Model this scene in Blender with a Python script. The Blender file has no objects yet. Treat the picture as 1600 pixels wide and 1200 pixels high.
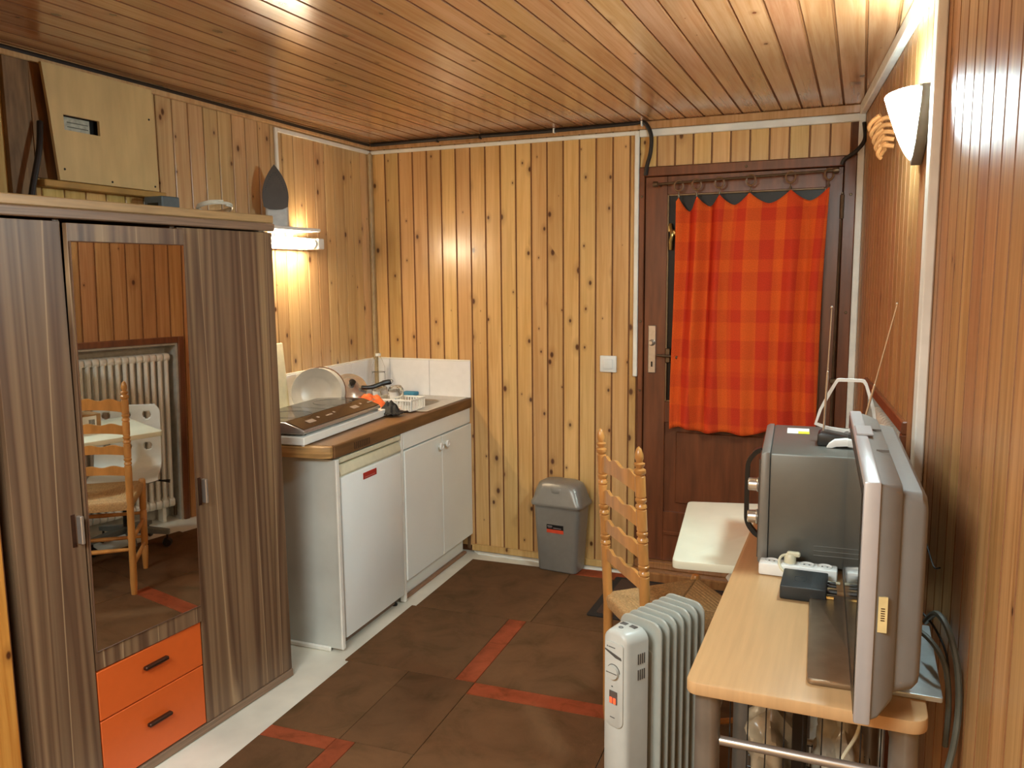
import bpy, bmesh, math, random
from mathutils import Vector, Matrix, Euler
random.seed(7)
S = bpy.context.scene
C = S.collection
PI = math.pi

# ---------------------------------------------------------------- camera, world, exposure
FPX, YAW, PITCH, ROLL = 1296.05, -0.39734, -0.13211, -0.00968
CAM = Vector((2.44236, -3.89036, 1.48))
fw = Vector((math.sin(YAW)*math.cos(PITCH), math.cos(YAW)*math.cos(PITCH), math.sin(PITCH)))
r0 = Vector((math.cos(YAW), -math.sin(YAW), 0)); u0 = r0.cross(fw)
rt = r0*math.cos(ROLL) + u0*math.sin(ROLL); up = -r0*math.sin(ROLL) + u0*math.cos(ROLL)
cd = bpy.data.cameras.new('camera'); cam = bpy.data.objects.new('camera', cd); C.objects.link(cam)
cd.sensor_width = 36; cd.lens = FPX/1600*36; cd.clip_start = .05
M4 = Matrix((rt, up, -fw)).transposed().to_4x4(); M4.translation = CAM
cam.matrix_world = M4; S.camera = cam
S.view_settings.view_transform = 'Standard'; S.view_settings.look = 'None'
S.view_settings.gamma = 1; S.view_settings.use_curve_mapping = False
S.view_settings.exposure = 0.62
SCONCE_E = 140.0; TUBE_E = 72.0; FILL_W = 58.0
w = bpy.data.worlds.new('world'); S.world = w; w.use_nodes = True
w.node_tree.nodes['Background'].inputs[0].default_value = (1, .85, .7, 1)
w.node_tree.nodes['Background'].inputs[1].default_value = .05
def area(name, loc, size, power, col, rot=(0, 0, 0)):
    l = bpy.data.lights.new(name, 'AREA'); l.size = size; l.energy = power; l.color = col
    o = bpy.data.objects.new(name, l); C.objects.link(o); o.location = loc; o.rotation_euler = rot
    return o
area('fill_light', (1.45, -4.1, 2.12), 1.0, FILL_W, (.84, .98, 1))  # soft fill added behind the camera, not a lamp of the room

# ---------------------------------------------------------------- helpers
class Frame:
    def __init__(s, ox=0, oy=0, a=0): s.o = Vector((ox, oy, 0)); s.a = a; s.R = Matrix.Rotation(a, 3, 'Z')
    def w(s, v): return s.o + s.R @ Vector(v)
W = Frame()
K = Frame(0, 0, .0301)          # left wall and kitchenette
WR = Frame(.6059, 0, -.0412)    # wardrobe front plane is X = 0
RW = Frame(2.4307, 0, .0924)    # right wall surface is X = 0
BASE = {}
def lin(c):
    c = c/255; return c/12.92 if c <= .04045 else ((c+.055)/1.055)**2.4
def rgb(r, g, b): return (lin(r), lin(g), lin(b), 1)
def thing(name, label, cat, base, frame=W, group=None, rotz=0):
    o = bpy.data.objects.new(name, None); C.objects.link(o); o.empty_display_size = .05
    o.location = frame.w(base); o.rotation_euler = (0, 0, frame.a + rotz)
    o['label'] = label; o['category'] = cat
    if group: o['group'] = group
    BASE[o.name] = (Vector(base), rotz)
    return o
def mesh_from(bm, name, mat, smooth):
    me = bpy.data.meshes.new(name)
    bmesh.ops.recalc_face_normals(bm, faces=bm.faces[:])
    bm.to_mesh(me); bm.free()
    if mat: me.materials.append(mat)
    if smooth is not None:
        for p in me.polygons: p.use_smooth = True
        try: me.set_sharp_from_angle(angle=math.radians(smooth))
        except Exception: pass
    return me
def part(name, bm, mat, parent, label=None, smooth=35, kind=None):
    """geometry is given in frame coordinates (thing's own rotz = 0) and moved to the thing's base"""
    b = BASE[parent.name]
    bmesh.ops.translate(bm, vec=-b[0], verts=bm.verts[:])
    o = bpy.data.objects.new(name, mesh_from(bm, name, mat, smooth)); C.objects.link(o); o.parent = parent
    if label: o['label'] = label
    if kind: o['kind'] = kind
    BASE[o.name] = b
    return o
def solo(name, bm, mat, label, cat, base, frame=W, group=None, rotz=0, smooth=35):
    b = Vector(base)
    bmesh.ops.translate(bm, vec=-b, verts=bm.verts[:])
    o = bpy.data.objects.new(name, mesh_from(bm, name, mat, smooth)); C.objects.link(o)
    o.location = frame.w(b); o.rotation_euler = (0, 0, frame.a+rotz)
    o['label'] = label; o['category'] = cat
    if group: o['group'] = group
    BASE[o.name] = (b, rotz)
    return o
def struct(name, bm, mat, frame=W, smooth=35, parent=None):
    o = bpy.data.objects.new(name, mesh_from(bm, name, mat, smooth)); C.objects.link(o)
    if parent: o.parent = parent
    else:
        o.location = frame.w((0, 0, 0)); o.rotation_euler = (0, 0, frame.a); o['kind'] = 'structure'
    BASE[o.name] = (Vector((0, 0, 0)), 0)
    return o
def NB(): return bmesh.new()
def box(bm, x0, x1, y0, y1, z0, z1, bev=0, seg=1):
    t = bmesh.new()
    bmesh.ops.create_cube(t, size=1)
    bmesh.ops.scale(t, vec=(abs(x1-x0), abs(y1-y0), abs(z1-z0)), verts=t.verts[:])
    bmesh.ops.translate(t, vec=((x0+x1)/2, (y0+y1)/2, (z0+z1)/2), verts=t.verts[:])
    if bev: bmesh.ops.bevel(t, geom=t.edges[:], offset=bev, segments=seg, affect='EDGES', profile=.5)
    return merge(bm, t)
def merge(bm, t, mat=None):
    if mat is not None: bmesh.ops.transform(t, matrix=mat, verts=t.verts[:])
    me = bpy.data.meshes.new('tmp'); t.to_mesh(me); t.free(); bm.from_mesh(me); bpy.data.meshes.remove(me)
    return bm
def tube(bm, pts, r, n=8, closed=False, caps=True):
    pts = [Vector(p) for p in pts]; rings = []
    rs = r if isinstance(r, (list, tuple)) else [r]*len(pts)
    N = len(pts); prev = None
    for i, p in enumerate(pts):
        if closed: d = pts[(i+1) % N]-pts[i-1]
        else: d = pts[min(i+1, N-1)]-pts[max(i-1, 0)]
        d = d.normalized() if d.length > 1e-9 else Vector((0, 0, 1))
        if prev is None:
            a = Vector((0, 0, 1)) if abs(d.z) < .9 else Vector((1, 0, 0))
            s = d.cross(a).normalized()
        else:
            s = (prev - d*prev.dot(d)).normalized()
        prev = s; t = d.cross(s)
        rings.append([bm.verts.new(p + (s*math.cos(2*PI*k/n)+t*math.sin(2*PI*k/n))*rs[i]) for k in range(n)])
    m = N if closed else N-1
    for i in range(m):
        A, B = rings[i], rings[(i+1) % N]
        for k in range(n): bm.faces.new((A[k], A[(k+1) % n], B[(k+1) % n], B[k]))
    if not closed and caps:
        bm.faces.new(rings[0][::-1]); bm.faces.new(rings[-1])
    return bm
def smoothpts(pts, k=6):
    P = [Vector(p) for p in pts]; P = [P[0]]+P+[P[-1]]; out = []
    for i in range(1, len(P)-2):
        a, b, c, d = P[i-1], P[i], P[i+1], P[i+2]
        for j in range(k):
            t = j/k
            out.append(.5*((2*b)+(c-a)*t+(2*a-5*b+4*c-d)*t*t+(3*b-3*c+d-a)*t**3))
    out.append(P[-2]); return out
def lathe(bm, prof, n=20, mat=None):
    t = bmesh.new(); rings = []
    for r, z in prof:
        if r < 1e-5: rings.append([t.verts.new((0, 0, z))])
        else: rings.append([t.verts.new((r*math.cos(2*PI*k/n), r*math.sin(2*PI*k/n), z)) for k in range(n)])
    for A, B in zip(rings, rings[1:]):
        if len(A) == 1 and len(B) == 1: continue
        for k in range(n):
            k2 = (k+1) % n
            if len(A) == 1: t.faces.new((A[0], B[k2], B[k]))
            elif len(B) == 1: t.faces.new((A[k], A[k2], B[0]))
            else: t.faces.new((A[k], A[k2], B[k2], B[k]))
    if len(rings[0]) > 1: t.faces.new(rings[0][::-1])
    if len(rings[-1]) > 1: t.faces.new(rings[-1])
    return merge(bm, t, mat)
def open_lathe(bm, prof, n=20, mat=None):
    """closed profile loop revolved (hollow vessel)"""
    t = bmesh.new(); rings = [[t.verts.new((r*math.cos(2*PI*k/n), r*math.sin(2*PI*k/n), z)) for k in range(n)] if r > 1e-5 else [t.verts.new((0, 0, z))] for r, z in prof]
    for A, B in zip(rings, rings[1:]):
        for k in range(n):
            k2 = (k+1) % n
            if len(A) == 1 and len(B) > 1: t.faces.new((A[0], B[k2], B[k]))
            elif len(B) == 1 and len(A) > 1: t.faces.new((A[k], A[k2], B[0]))
            elif len(A) > 1: t.faces.new((A[k], A[k2], B[k2], B[k]))
    return merge(bm, t, mat)
def prism(bm, poly, ax, a0, a1, bev=0):
    """extrude polygon: ax='x' -> poly (y,z); 'y' -> (x,z); 'z' -> (x,y)"""
    t = bmesh.new()
    f = {'x': lambda p, a: (a, p[0], p[1]), 'y': lambda p, a: (p[0], a, p[1]), 'z': lambda p, a: (p[0], p[1], a)}[ax]
    A = [t.verts.new(f(p, a0)) for p in poly]; B = [t.verts.new(f(p, a1)) for p in poly]
    n = len(poly)
    t.faces.new(A[::-1]); t.faces.new(B)
    for k in range(n): t.faces.new((A[k], A[(k+1) % n], B[(k+1) % n], B[k]))
    bmesh.ops.recalc_face_normals(t, faces=t.faces[:])
    if bev:
        es = [e for e in t.edges if e.calc_face_angle(0) > .6]
        bmesh.ops.bevel(t, geom=es, offset=bev, segments=2, affect='EDGES', profile=.5)
    return merge(bm, t)
def rrect(x0, x1, y0, y1, r, n=5):
    out = []
    rr = r if isinstance(r, (list, tuple)) else [r]*4
    for (cx, cy, a, q) in ((x1, y1, 0, rr[0]), (x0, y1, PI/2, rr[1]), (x0, y0, PI, rr[2]), (x1, y0, 1.5*PI, rr[3])):
        ox = cx - q if cx == x1 else cx + q; oy = cy - q if cy == y1 else cy + q
        for k in range(n+1): out.append((ox+q*math.cos(a+k/n*PI/2), oy+q*math.sin(a+k/n*PI/2)))
    return out
def loft(bm, loops, cap=True):
    t = bmesh.new(); R = [[t.verts.new(p) for p in L] for L in loops]; n = len(R[0])
    for A, B in zip(R, R[1:]):
        for k in range(n): t.faces.new((A[k], A[(k+1) % n], B[(k+1) % n], B[k]))
    if cap: t.faces.new(R[0][::-1]); t.faces.new(R[-1])
    return merge(bm, t)

# ---------------------------------------------------------------- materials
def mk(name):
    m = bpy.data.materials.new(name); m.use_nodes = True
    nt = m.node_tree; b = nt.nodes['Principled BSDF']
    return m, nt, b
def N(nt, t, **kw):
    n = nt.nodes.new(t)
    for k, v in kw.items():
        if k == 'i':
            for a, c in v.items(): n.inputs[a].default_value = c
        else: setattr(n, k, v)
    return n
def L(nt, a, ao, b, bi): nt.links.new(a.outputs[ao], b.inputs[bi])
def ramp(nt, stops, interp='LINEAR'):
    r = nt.nodes.new('ShaderNodeValToRGB'); cr = r.color_ramp; cr.interpolation = interp
    while len(cr.elements) < len(stops): cr.elements.new(.5)
    for e, (p, c) in zip(cr.elements, stops): e.position = p; e.color = c
    return r
def plain(name, col, rough=.5, metal=0, noise=.06, scale=30, spec=.5, bump=0, coat=0, trans=0, alpha=None, stretch=(1, 1, 1)):
    m, nt, b = mk(name)
    tc = N(nt, 'ShaderNodeTexCoord'); mp = N(nt, 'ShaderNodeMapping'); mp.inputs['Scale'].default_value = stretch
    L(nt, tc, 'Object', mp, 'Vector')
    nz = N(nt, 'ShaderNodeTexNoise', i={'Scale': scale, 'Detail': 4})
    L(nt, mp, 0, nz, 'Vector')
    lo = tuple(max(0, c*(1-noise*2)) for c in col[:3])+(1,); hi = tuple(min(1, c*(1+noise*2)) for c in col[:3])+(1,)
    r = ramp(nt, [(.3, lo), (.7, hi)]); L(nt, nz, 'Fac', r, 'Fac'); L(nt, r, 'Color', b, 'Base Color')
    b.inputs['Roughness'].default_value = rough; b.inputs['Metallic'].default_value = metal
    b.inputs['Specular IOR Level'].default_value = spec; b.inputs['Coat Weight'].default_value = coat
    b.inputs['Coat Roughness'].default_value = .15
    b.inputs['Transmission Weight'].default_value = trans
    if bump:
        bp = N(nt, 'ShaderNodeBump', i={'Strength': bump, 'Distance': .002}); L(nt, nz, 'Fac', bp, 'Height'); L(nt, bp, 0, b, 'Normal')
    return m
def emit(name, col, s):
    m, nt, b = mk(name)
    b.inputs['Base Color'].default_value = (.8, .8, .8, 1)
    b.inputs['Emission Color'].default_value = col; b.inputs['Emission Strength'].default_value = s
    return m
def pine(name, light, dark, knot, rough=.28, coat=.35, knots=1.05, kscale=8.6, vary=.14):
    """varnished pine; plank length runs along local Z, face in local XZ"""
    m, nt, b = mk(name)
    tc = N(nt, 'ShaderNodeTexCoord'); oi = N(nt, 'ShaderNodeObjectInfo')
    rv = N(nt, 'ShaderNodeVectorMath', operation='SCALE', i={0: (13.7, 5.1, 91.3)}); L(nt, oi, 'Random', rv, 'Scale')
    ad = N(nt, 'ShaderNodeVectorMath', operation='ADD'); L(nt, tc, 'Object', ad, 0); L(nt, rv, 0, ad, 1)
    # knots
    spx = N(nt, 'ShaderNodeSeparateXYZ'); L(nt, ad, 0, spx, 0)
    mz = N(nt, 'ShaderNodeMath', operation='MULTIPLY', i={1: .62}); L(nt, spx, 2, mz, 0)
    mp = N(nt, 'ShaderNodeCombineXYZ'); L(nt, spx, 0, mp, 0); L(nt, mz, 0, mp, 1)
    vo = N(nt, 'ShaderNodeTexVoronoi', voronoi_dimensions='2D', i={'Scale': kscale, 'Randomness': 1.0}); L(nt, mp, 0, vo, 'Vector')
    sx = N(nt, 'ShaderNodeSeparateColor'); L(nt, vo, 'Color', sx, 0)
    rad = N(nt, 'ShaderNodeMapRange', i={1: .1, 2: 1., 3: .0, 4: .095*knots}); L(nt, sx, 0, rad, 0)
    dv = N(nt, 'ShaderNodeMath', operation='DIVIDE'); L(nt, vo, 'Distance', dv, 0)
    mx = N(nt, 'ShaderNodeMath', operation='MAXIMUM', i={1: .001}); L(nt, rad, 0, mx, 0); L(nt, mx, 0, dv, 1)
    kn = N(nt, 'ShaderNodeMapRange', i={1: .55, 2: 1.1, 3: 1., 4: 0.}); L(nt, dv, 0, kn, 0)
    halo = N(nt, 'ShaderNodeMapRange', i={1: .6, 2: 3.2, 3: .55, 4: 0.}); L(nt, dv, 0, halo, 0)
    # grain
    mg = N(nt, 'ShaderNodeMapping'); mg.inputs['Scale'].default_value = (38, 38, 1.3); L(nt, ad, 0, mg, 'Vector')
    ng = N(nt, 'ShaderNodeTexNoise', i={'Scale': 1.6, 'Detail': 5, 'Roughness': .6, 'Distortion': .7}); L(nt, mg, 0, ng, 'Vector')
    ml = N(nt, 'ShaderNodeMapping'); ml.inputs['Scale'].default_value = (7, 7, .9); L(nt, ad, 0, ml, 'Vector')
    nl = N(nt, 'ShaderNodeTexNoise', i={'Scale': 1.1, 'Detail': 3}); L(nt, ml, 0, nl, 'Vector')
    gr = ramp(nt, [(.32, dark), (.62, light)]); L(nt, ng, 'Fac', gr, 'Fac')
    mxc = N(nt, 'ShaderNodeMix', data_type='RGBA', blend_type='MULTIPLY'); mxc.inputs[0].default_value = .75
    lr = ramp(nt, [(.3, (.78, .72, .66, 1)), (.6, (1, 1, 1, 1))]); L(nt, nl, 'Fac', lr, 'Fac')
    L(nt, gr, 0, mxc, 6); L(nt, lr, 0, mxc, 7)
    # per-plank tone
    hv = N(nt, 'ShaderNodeHueSaturation')
    vr = N(nt, 'ShaderNodeMapRange', i={1: 0, 2: 1, 3: 1-vary, 4: 1+vary*.7}); L(nt, oi, 'Random', vr, 0); L(nt, vr, 0, hv, 'Value')
    wn = N(nt, 'ShaderNodeTexWhiteNoise', noise_dimensions='1D'); L(nt, oi, 'Random', wn, 'W')
    hr = N(nt, 'ShaderNodeMapRange', i={1: 0, 2: 1, 3: .492, 4: .508}); L(nt, wn, 'Value', hr, 0); L(nt, hr, 0, hv, 'Hue')
    L(nt, mxc, 2, hv, 'Color')
    m1 = N(nt, 'ShaderNodeMix', data_type='RGBA'); L(nt, halo, 0, m1, 0); L(nt, hv, 0, m1, 6)
    m1.inputs[7].default_value = tuple(k*1.0+d*.35 for k, d in zip(knot[:3], dark[:3]))+(1,)
    m2 = N(nt, 'ShaderNodeMix', data_type='RGBA'); L(nt, kn, 0, m2, 0); L(nt, m1, 2, m2, 6); m2.inputs[7].default_value = knot
    L(nt, m2, 2, b, 'Base Color')
    b.inputs['Specular IOR Level'].default_value = .5 if coat > .3 else .32
    b.inputs['Roughness'].default_value = rough; b.inputs['Coat Weight'].default_value = coat; b.inputs['Coat Roughness'].default_value = .22 if coat > .3 else .42
    bp = N(nt, 'ShaderNodeBump', i={'Strength': .25, 'Distance': .002}); L(nt, nl, 'Fac', bp, 'Height'); L(nt, bp, 0, b, 'Normal')
    L(nt, bp, 0, b, 'Coat Normal')
    return m
def walnut(name):
    m, nt, b = mk(name)
    tc = N(nt, 'ShaderNodeTexCoord')
    mp = N(nt, 'ShaderNodeMapping'); mp.inputs['Scale'].default_value = (0, 13, .3); L(nt, tc, 'Object', mp, 'Vector')
    n1 = N(nt, 'ShaderNodeTexNoise', i={'Scale': 1, 'Detail': 1.5, 'Distortion': .2}); L(nt, mp, 0, n1, 'Vector')
    r1 = ramp(nt, [(.28, rgb(76, 54, 38)), (.40, rgb(124, 98, 74)), (.47, rgb(94, 68, 50)), (.54, rgb(140, 112, 84)), (.62, rgb(102, 76, 56)), (.72, rgb(156, 128, 94))])
    L(nt, n1, 'Fac', r1, 0)
    mq = N(nt, 'ShaderNodeMapping'); mq.inputs['Scale'].default_value = (0, 60, .8); L(nt, tc, 'Object', mq, 'Vector')
    n2 = N(nt, 'ShaderNodeTexNoise', i={'Scale': 1, 'Detail': 5, 'Distortion': .4}); L(nt, mq, 0, n2, 'Vector')
    r2 = ramp(nt, [(.3, (.82, .80, .78, 1)), (.62, (1.04, 1.03, 1, 1))]); L(nt, n2, 'Fac', r2, 0)
    mx = N(nt, 'ShaderNodeMix', data_type='RGBA', blend_type='MULTIPLY'); mx.inputs[0].default_value = 1
    L(nt, r1, 0, mx, 6); L(nt, r2, 0, mx, 7)
    # thin pale veneer joints
    mv = N(nt, 'ShaderNodeMapping'); mv.inputs['Scale'].default_value = (0, 6.5, .12); L(nt, tc, 'Object', mv, 'Vector')
    n3 = N(nt, 'ShaderNodeTexNoise', i={'Scale': 1, 'Detail': 0}); L(nt, mv, 0, n3, 'Vector')
    r3 = ramp(nt, [(.492, (0, 0, 0, 1)), (.5, (1, 1, 1, 1)), (.508, (0, 0, 0, 1))]); L(nt, n3, 'Fac', r3, 0)
    m3 = N(nt, 'ShaderNodeMix', data_type='RGBA'); L(nt, r3, 0, m3, 0); L(nt, mx, 2, m3, 6); m3.inputs[7].default_value = rgb(168, 140, 106)
    L(nt, m3, 2, b, 'Base Color'); b.inputs['Roughness'].default_value = .42
    return m
PINE = pine('pine_wall', rgb(226, 186, 126), rgb(208, 162, 98), rgb(88, 50, 26))
PINE_K = pine('pine_wall_left', rgb(224, 188, 136), rgb(204, 162, 110), rgb(92, 54, 28))
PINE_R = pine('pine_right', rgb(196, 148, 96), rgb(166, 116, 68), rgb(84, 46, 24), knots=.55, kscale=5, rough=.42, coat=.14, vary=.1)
PINE_C = pine('pine_ceiling', rgb(210, 160, 116), rgb(186, 134, 88), rgb(100, 60, 36), knots=.6, kscale=5, rough=.2, coat=.6, vary=.12)
PINE_P = pine('pine_pale', rgb(226, 188, 118), rgb(204, 158, 84), rgb(120, 70, 30), knots=.6)
GROOVE = plain('groove_shade', rgb(138, 90, 50), .6)
PINE_O = pine('pine_orange', rgb(214, 150, 74), rgb(188, 118, 50), rgb(84, 44, 20), knots=.5, kscale=5)
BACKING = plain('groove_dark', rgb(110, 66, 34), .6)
WOOD_DARK = plain('dark_timber', rgb(104, 76, 50), .7, noise=.2, scale=9, stretch=(4, 4, .6), bump=.3)
PLY = plain('plywood', rgb(206, 176, 122), .5, noise=.05, scale=5, stretch=(1, 4, 1))
DOORW = plain('door_stain', rgb(112, 62, 34), .38, noise=.16, scale=6, stretch=(6, 6, .6), coat=.2)
WALNUT = walnut('walnut_laminate')
WAL_H = plain('walnut_cornice', rgb(134, 108, 86), .45, noise=.12, scale=8, stretch=(4, .8, 30))
WAL_T = plain('cornice_pale', rgb(176, 142, 96), .45, noise=.1, scale=8, stretch=(4, .8, 10))
ORANGE = plain('orange_lacquer', rgb(214, 96, 36), .4, noise=.01)
BRONZE = plain('bronze', rgb(70, 44, 30), .4, metal=.6)
CHROME = plain('chrome', rgb(214, 210, 202), .28, metal=.85, noise=.02)
STEEL = plain('steel', rgb(196, 190, 180), .32, metal=.8, noise=.04, scale=60)
SILVERP = plain('silver_tube', rgb(150, 143, 132), .38, metal=.7, noise=.08, scale=14)
MIRROR, nt_, b_ = mk('mirror_glass'); b_.inputs['Base Color'].default_value = (.76, .76, .73, 1); b_.inputs['Metallic'].default_value = 1; b_.inputs['Roughness'].default_value = .01
WHITEL = plain('white_laminate', rgb(246, 250, 244), .35, noise=.015, scale=3)
GREYP = plain('aged_white_side', rgb(200, 202, 194), .5, noise=.05, scale=5)
WHITEE = plain('white_enamel', rgb(246, 251, 248), .3, noise=.015, scale=3)
CREAM = plain('cream_plastic', rgb(222, 216, 186), .4, noise=.03)
WPAINT = plain('white_paint', rgb(240, 238, 228), .5, noise=.04, scale=12)
WPLAST = plain('white_plastic', rgb(240, 242, 238), .35, noise=.015)
FLOORW = plain('white_floor', rgb(222, 216, 200), .45, noise=.07, scale=4, bump=.15)
TILE = plain('white_tile', rgb(244, 244, 244), .12, noise=.01, coat=.5)
BLACKP = plain('black_plastic', rgb(22, 21, 20), .35)
BLACKG = plain('black_glass', rgb(14, 12, 11), .06, coat=.5)
RUBBER = plain('rubber', rgb(26, 24, 22), .7)
BROWNT = plain('brown_edge', rgb(112, 78, 46), .45, noise=.15, scale=7, stretch=(2, .7, 6))
OAKEND = plain('oak_end', rgb(176, 136, 84), .5, noise=.2, scale=10, stretch=(.6, 2, 12))
GREYM = plain('grey_metallic_plastic', rgb(128, 126, 120), .38, metal=.35, noise=.02)
MWGREY = plain('microwave_grey', rgb(108, 107, 100), .4, metal=.45, noise=.015)
TVGREY = plain('tv_grey', rgb(128, 125, 120), .45, noise=.015)
TVSILV = plain('tv_silver', rgb(188, 186, 186), .32, metal=.3, noise=.01)
BEECH = plain('beech_laminate', rgb(200, 160, 112), .38, noise=.03, scale=6, stretch=(14, .7, 1))
TURNED = plain('turned_beech', rgb(196, 138, 74), .3, noise=.1, scale=8, stretch=(4, 4, 1), coat=.3)
BINP = plain('bin_grey', rgb(140, 137, 130), .35, metal=.3, noise=.02)
RADW = plain('radiator_white', rgb(196, 198, 190), .35, noise=.015)
RADG = plain('radiator_fin', rgb(170, 172, 162), .3, noise=.02)
CABLEB = plain('cable_black', rgb(34, 28, 24), .5)
CABLEG = plain('cable_grey', rgb(96, 98, 88), .5)
CABLEW = plain('cable_white', rgb(214, 208, 190), .5)
RED = plain('red_label', rgb(178, 40, 34), .4)
REDO = plain('orange_red_label', rgb(214, 74, 44), .5)
BRASS = plain('brass', rgb(196, 168, 104), .3, metal=.9)
OLDMET = plain('old_metal', rgb(110, 92, 72), .4, metal=.8, noise=.1)
WICKER = plain('wicker', rgb(196, 136, 80), .6, noise=.12, scale=20)
SKYB = plain('blue_cloth', rgb(60, 136, 170), .7)
CARDB = plain('cardboard', rgb(168, 128, 84), .8)
MARBLE = plain('marble_top', rgb(232, 230, 206), .25, noise=.03, scale=5)
BIRCH_D = plain('chair_steel', rgb(120, 126, 124), .4, metal=.4)
IRONS = plain('iron_sole', rgb(64, 56, 50), .4, metal=.2)
PANI = plain('plate_grey', rgb(206, 200, 186), .3, noise=.02)
ORCL = plain('orange_cloth', rgb(222, 100, 36), .7, noise=.12, scale=18)
def glass(name, col=(1, 1, 1, 1), rough=.02, thin=True):
    m, nt, b = mk(name)
    b.inputs['Base Color'].default_value = col; b.inputs['Roughness'].default_value = rough
    b.inputs['Transmission Weight'].default_value = 1; b.inputs['IOR'].default_value = 1.15 if thin else 1.45
    return m
CLEAR = glass('clear_plastic'); TUMB = glass('clear_glass', (.97, .96, .94, 1), .03)
DGLASS = plain('dark_pane', rgb(34, 30, 26), .32, noise=.1, spec=.3)
def carpet(name, c, s=6):
    m, nt, b = mk(name)
    tc = N(nt, 'ShaderNodeTexCoord'); oi = N(nt, 'ShaderNodeObjectInfo')
    n1 = N(nt, 'ShaderNodeTexNoise', i={'Scale': s, 'Detail': 6, 'Roughness': .65, 'Distortion': .6})
    ad = N(nt, 'ShaderNodeVectorMath', operation='ADD'); L(nt, tc, 'Object', ad, 0)
    rv = N(nt, 'ShaderNodeVectorMath', operation='SCALE', i={0: (31., 17., 0)}); L(nt, oi, 'Random', rv, 'Scale'); L(nt, rv, 0, ad, 1)
    L(nt, ad, 0, n1, 'Vector')
    lo = tuple(x*k for x, k in zip(c[:3], (.58, .66, .56)))+(1,); hi = tuple(x*1.22 for x in c[:3])+(1,)
    r = ramp(nt, [(.25, lo), (.5, c), (.75, hi)]); L(nt, n1, 'Fac', r, 0)
    hv = N(nt, 'ShaderNodeHueSaturation'); vr = N(nt, 'ShaderNodeMapRange', i={1: 0, 2: 1, 3: .84, 4: 1.12}); L(nt, oi, 'Random', vr, 0); L(nt, vr, 0, hv, 'Value'); L(nt, r, 0, hv, 'Color')
    n2 = N(nt, 'ShaderNodeTexNoise', i={'Scale': 500, 'Detail': 2}); L(nt, tc, 'Object', n2, 'Vector')
    r2 = ramp(nt, [(.3, (.8, .8, .8, 1)), (.7, (1.1, 1.1, 1.1, 1))]); L(nt, n2, 'Fac', r2, 0)
    mx = N(nt, 'ShaderNodeMix', data_type='RGBA', blend_type='MULTIPLY'); mx.inputs[0].default_value = 1
    L(nt, hv, 0, mx, 6); L(nt, r2, 0, mx, 7); L(nt, mx, 2, b, 'Base Color')
    b.inputs['Roughness'].default_value = .95; b.inputs['Specular IOR Level'].default_value = .15
    bp = N(nt, 'ShaderNodeBump', i={'Strength': .5, 'Distance': .002}); L(nt, n2, 'Fac', bp, 'Height'); L(nt, bp, 0, b, 'Normal')
    return m
CARB = carpet('carpet_brown', rgb(104, 74, 48)); CARO = carpet('carpet_orange', rgb(150, 74, 44), 14)
def stripes(name, axis, scale, a, b2, rough=.8):
    m, nt, b = mk(name); tc = N(nt, 'ShaderNodeTexCoord'); wv = N(nt, 'ShaderNodeTexWave', bands_direction=axis, i={'Scale': scale, 'Distortion': .6, 'Detail': 1})
    L(nt, tc, 'Object', wv, 'Vector'); r = ramp(nt, [(.35, a), (.65, b2)]); L(nt, wv, 'Fac', r, 0); L(nt, r, 0, b, 'Base Color'); b.inputs['Roughness'].default_value = rough
    return m
MATM = stripes('mat_ribs', 'Y', 22, rgb(44, 30, 24), rgb(84, 58, 44)); MATB = plain('mat_border', rgb(34, 28, 24), .9)
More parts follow.
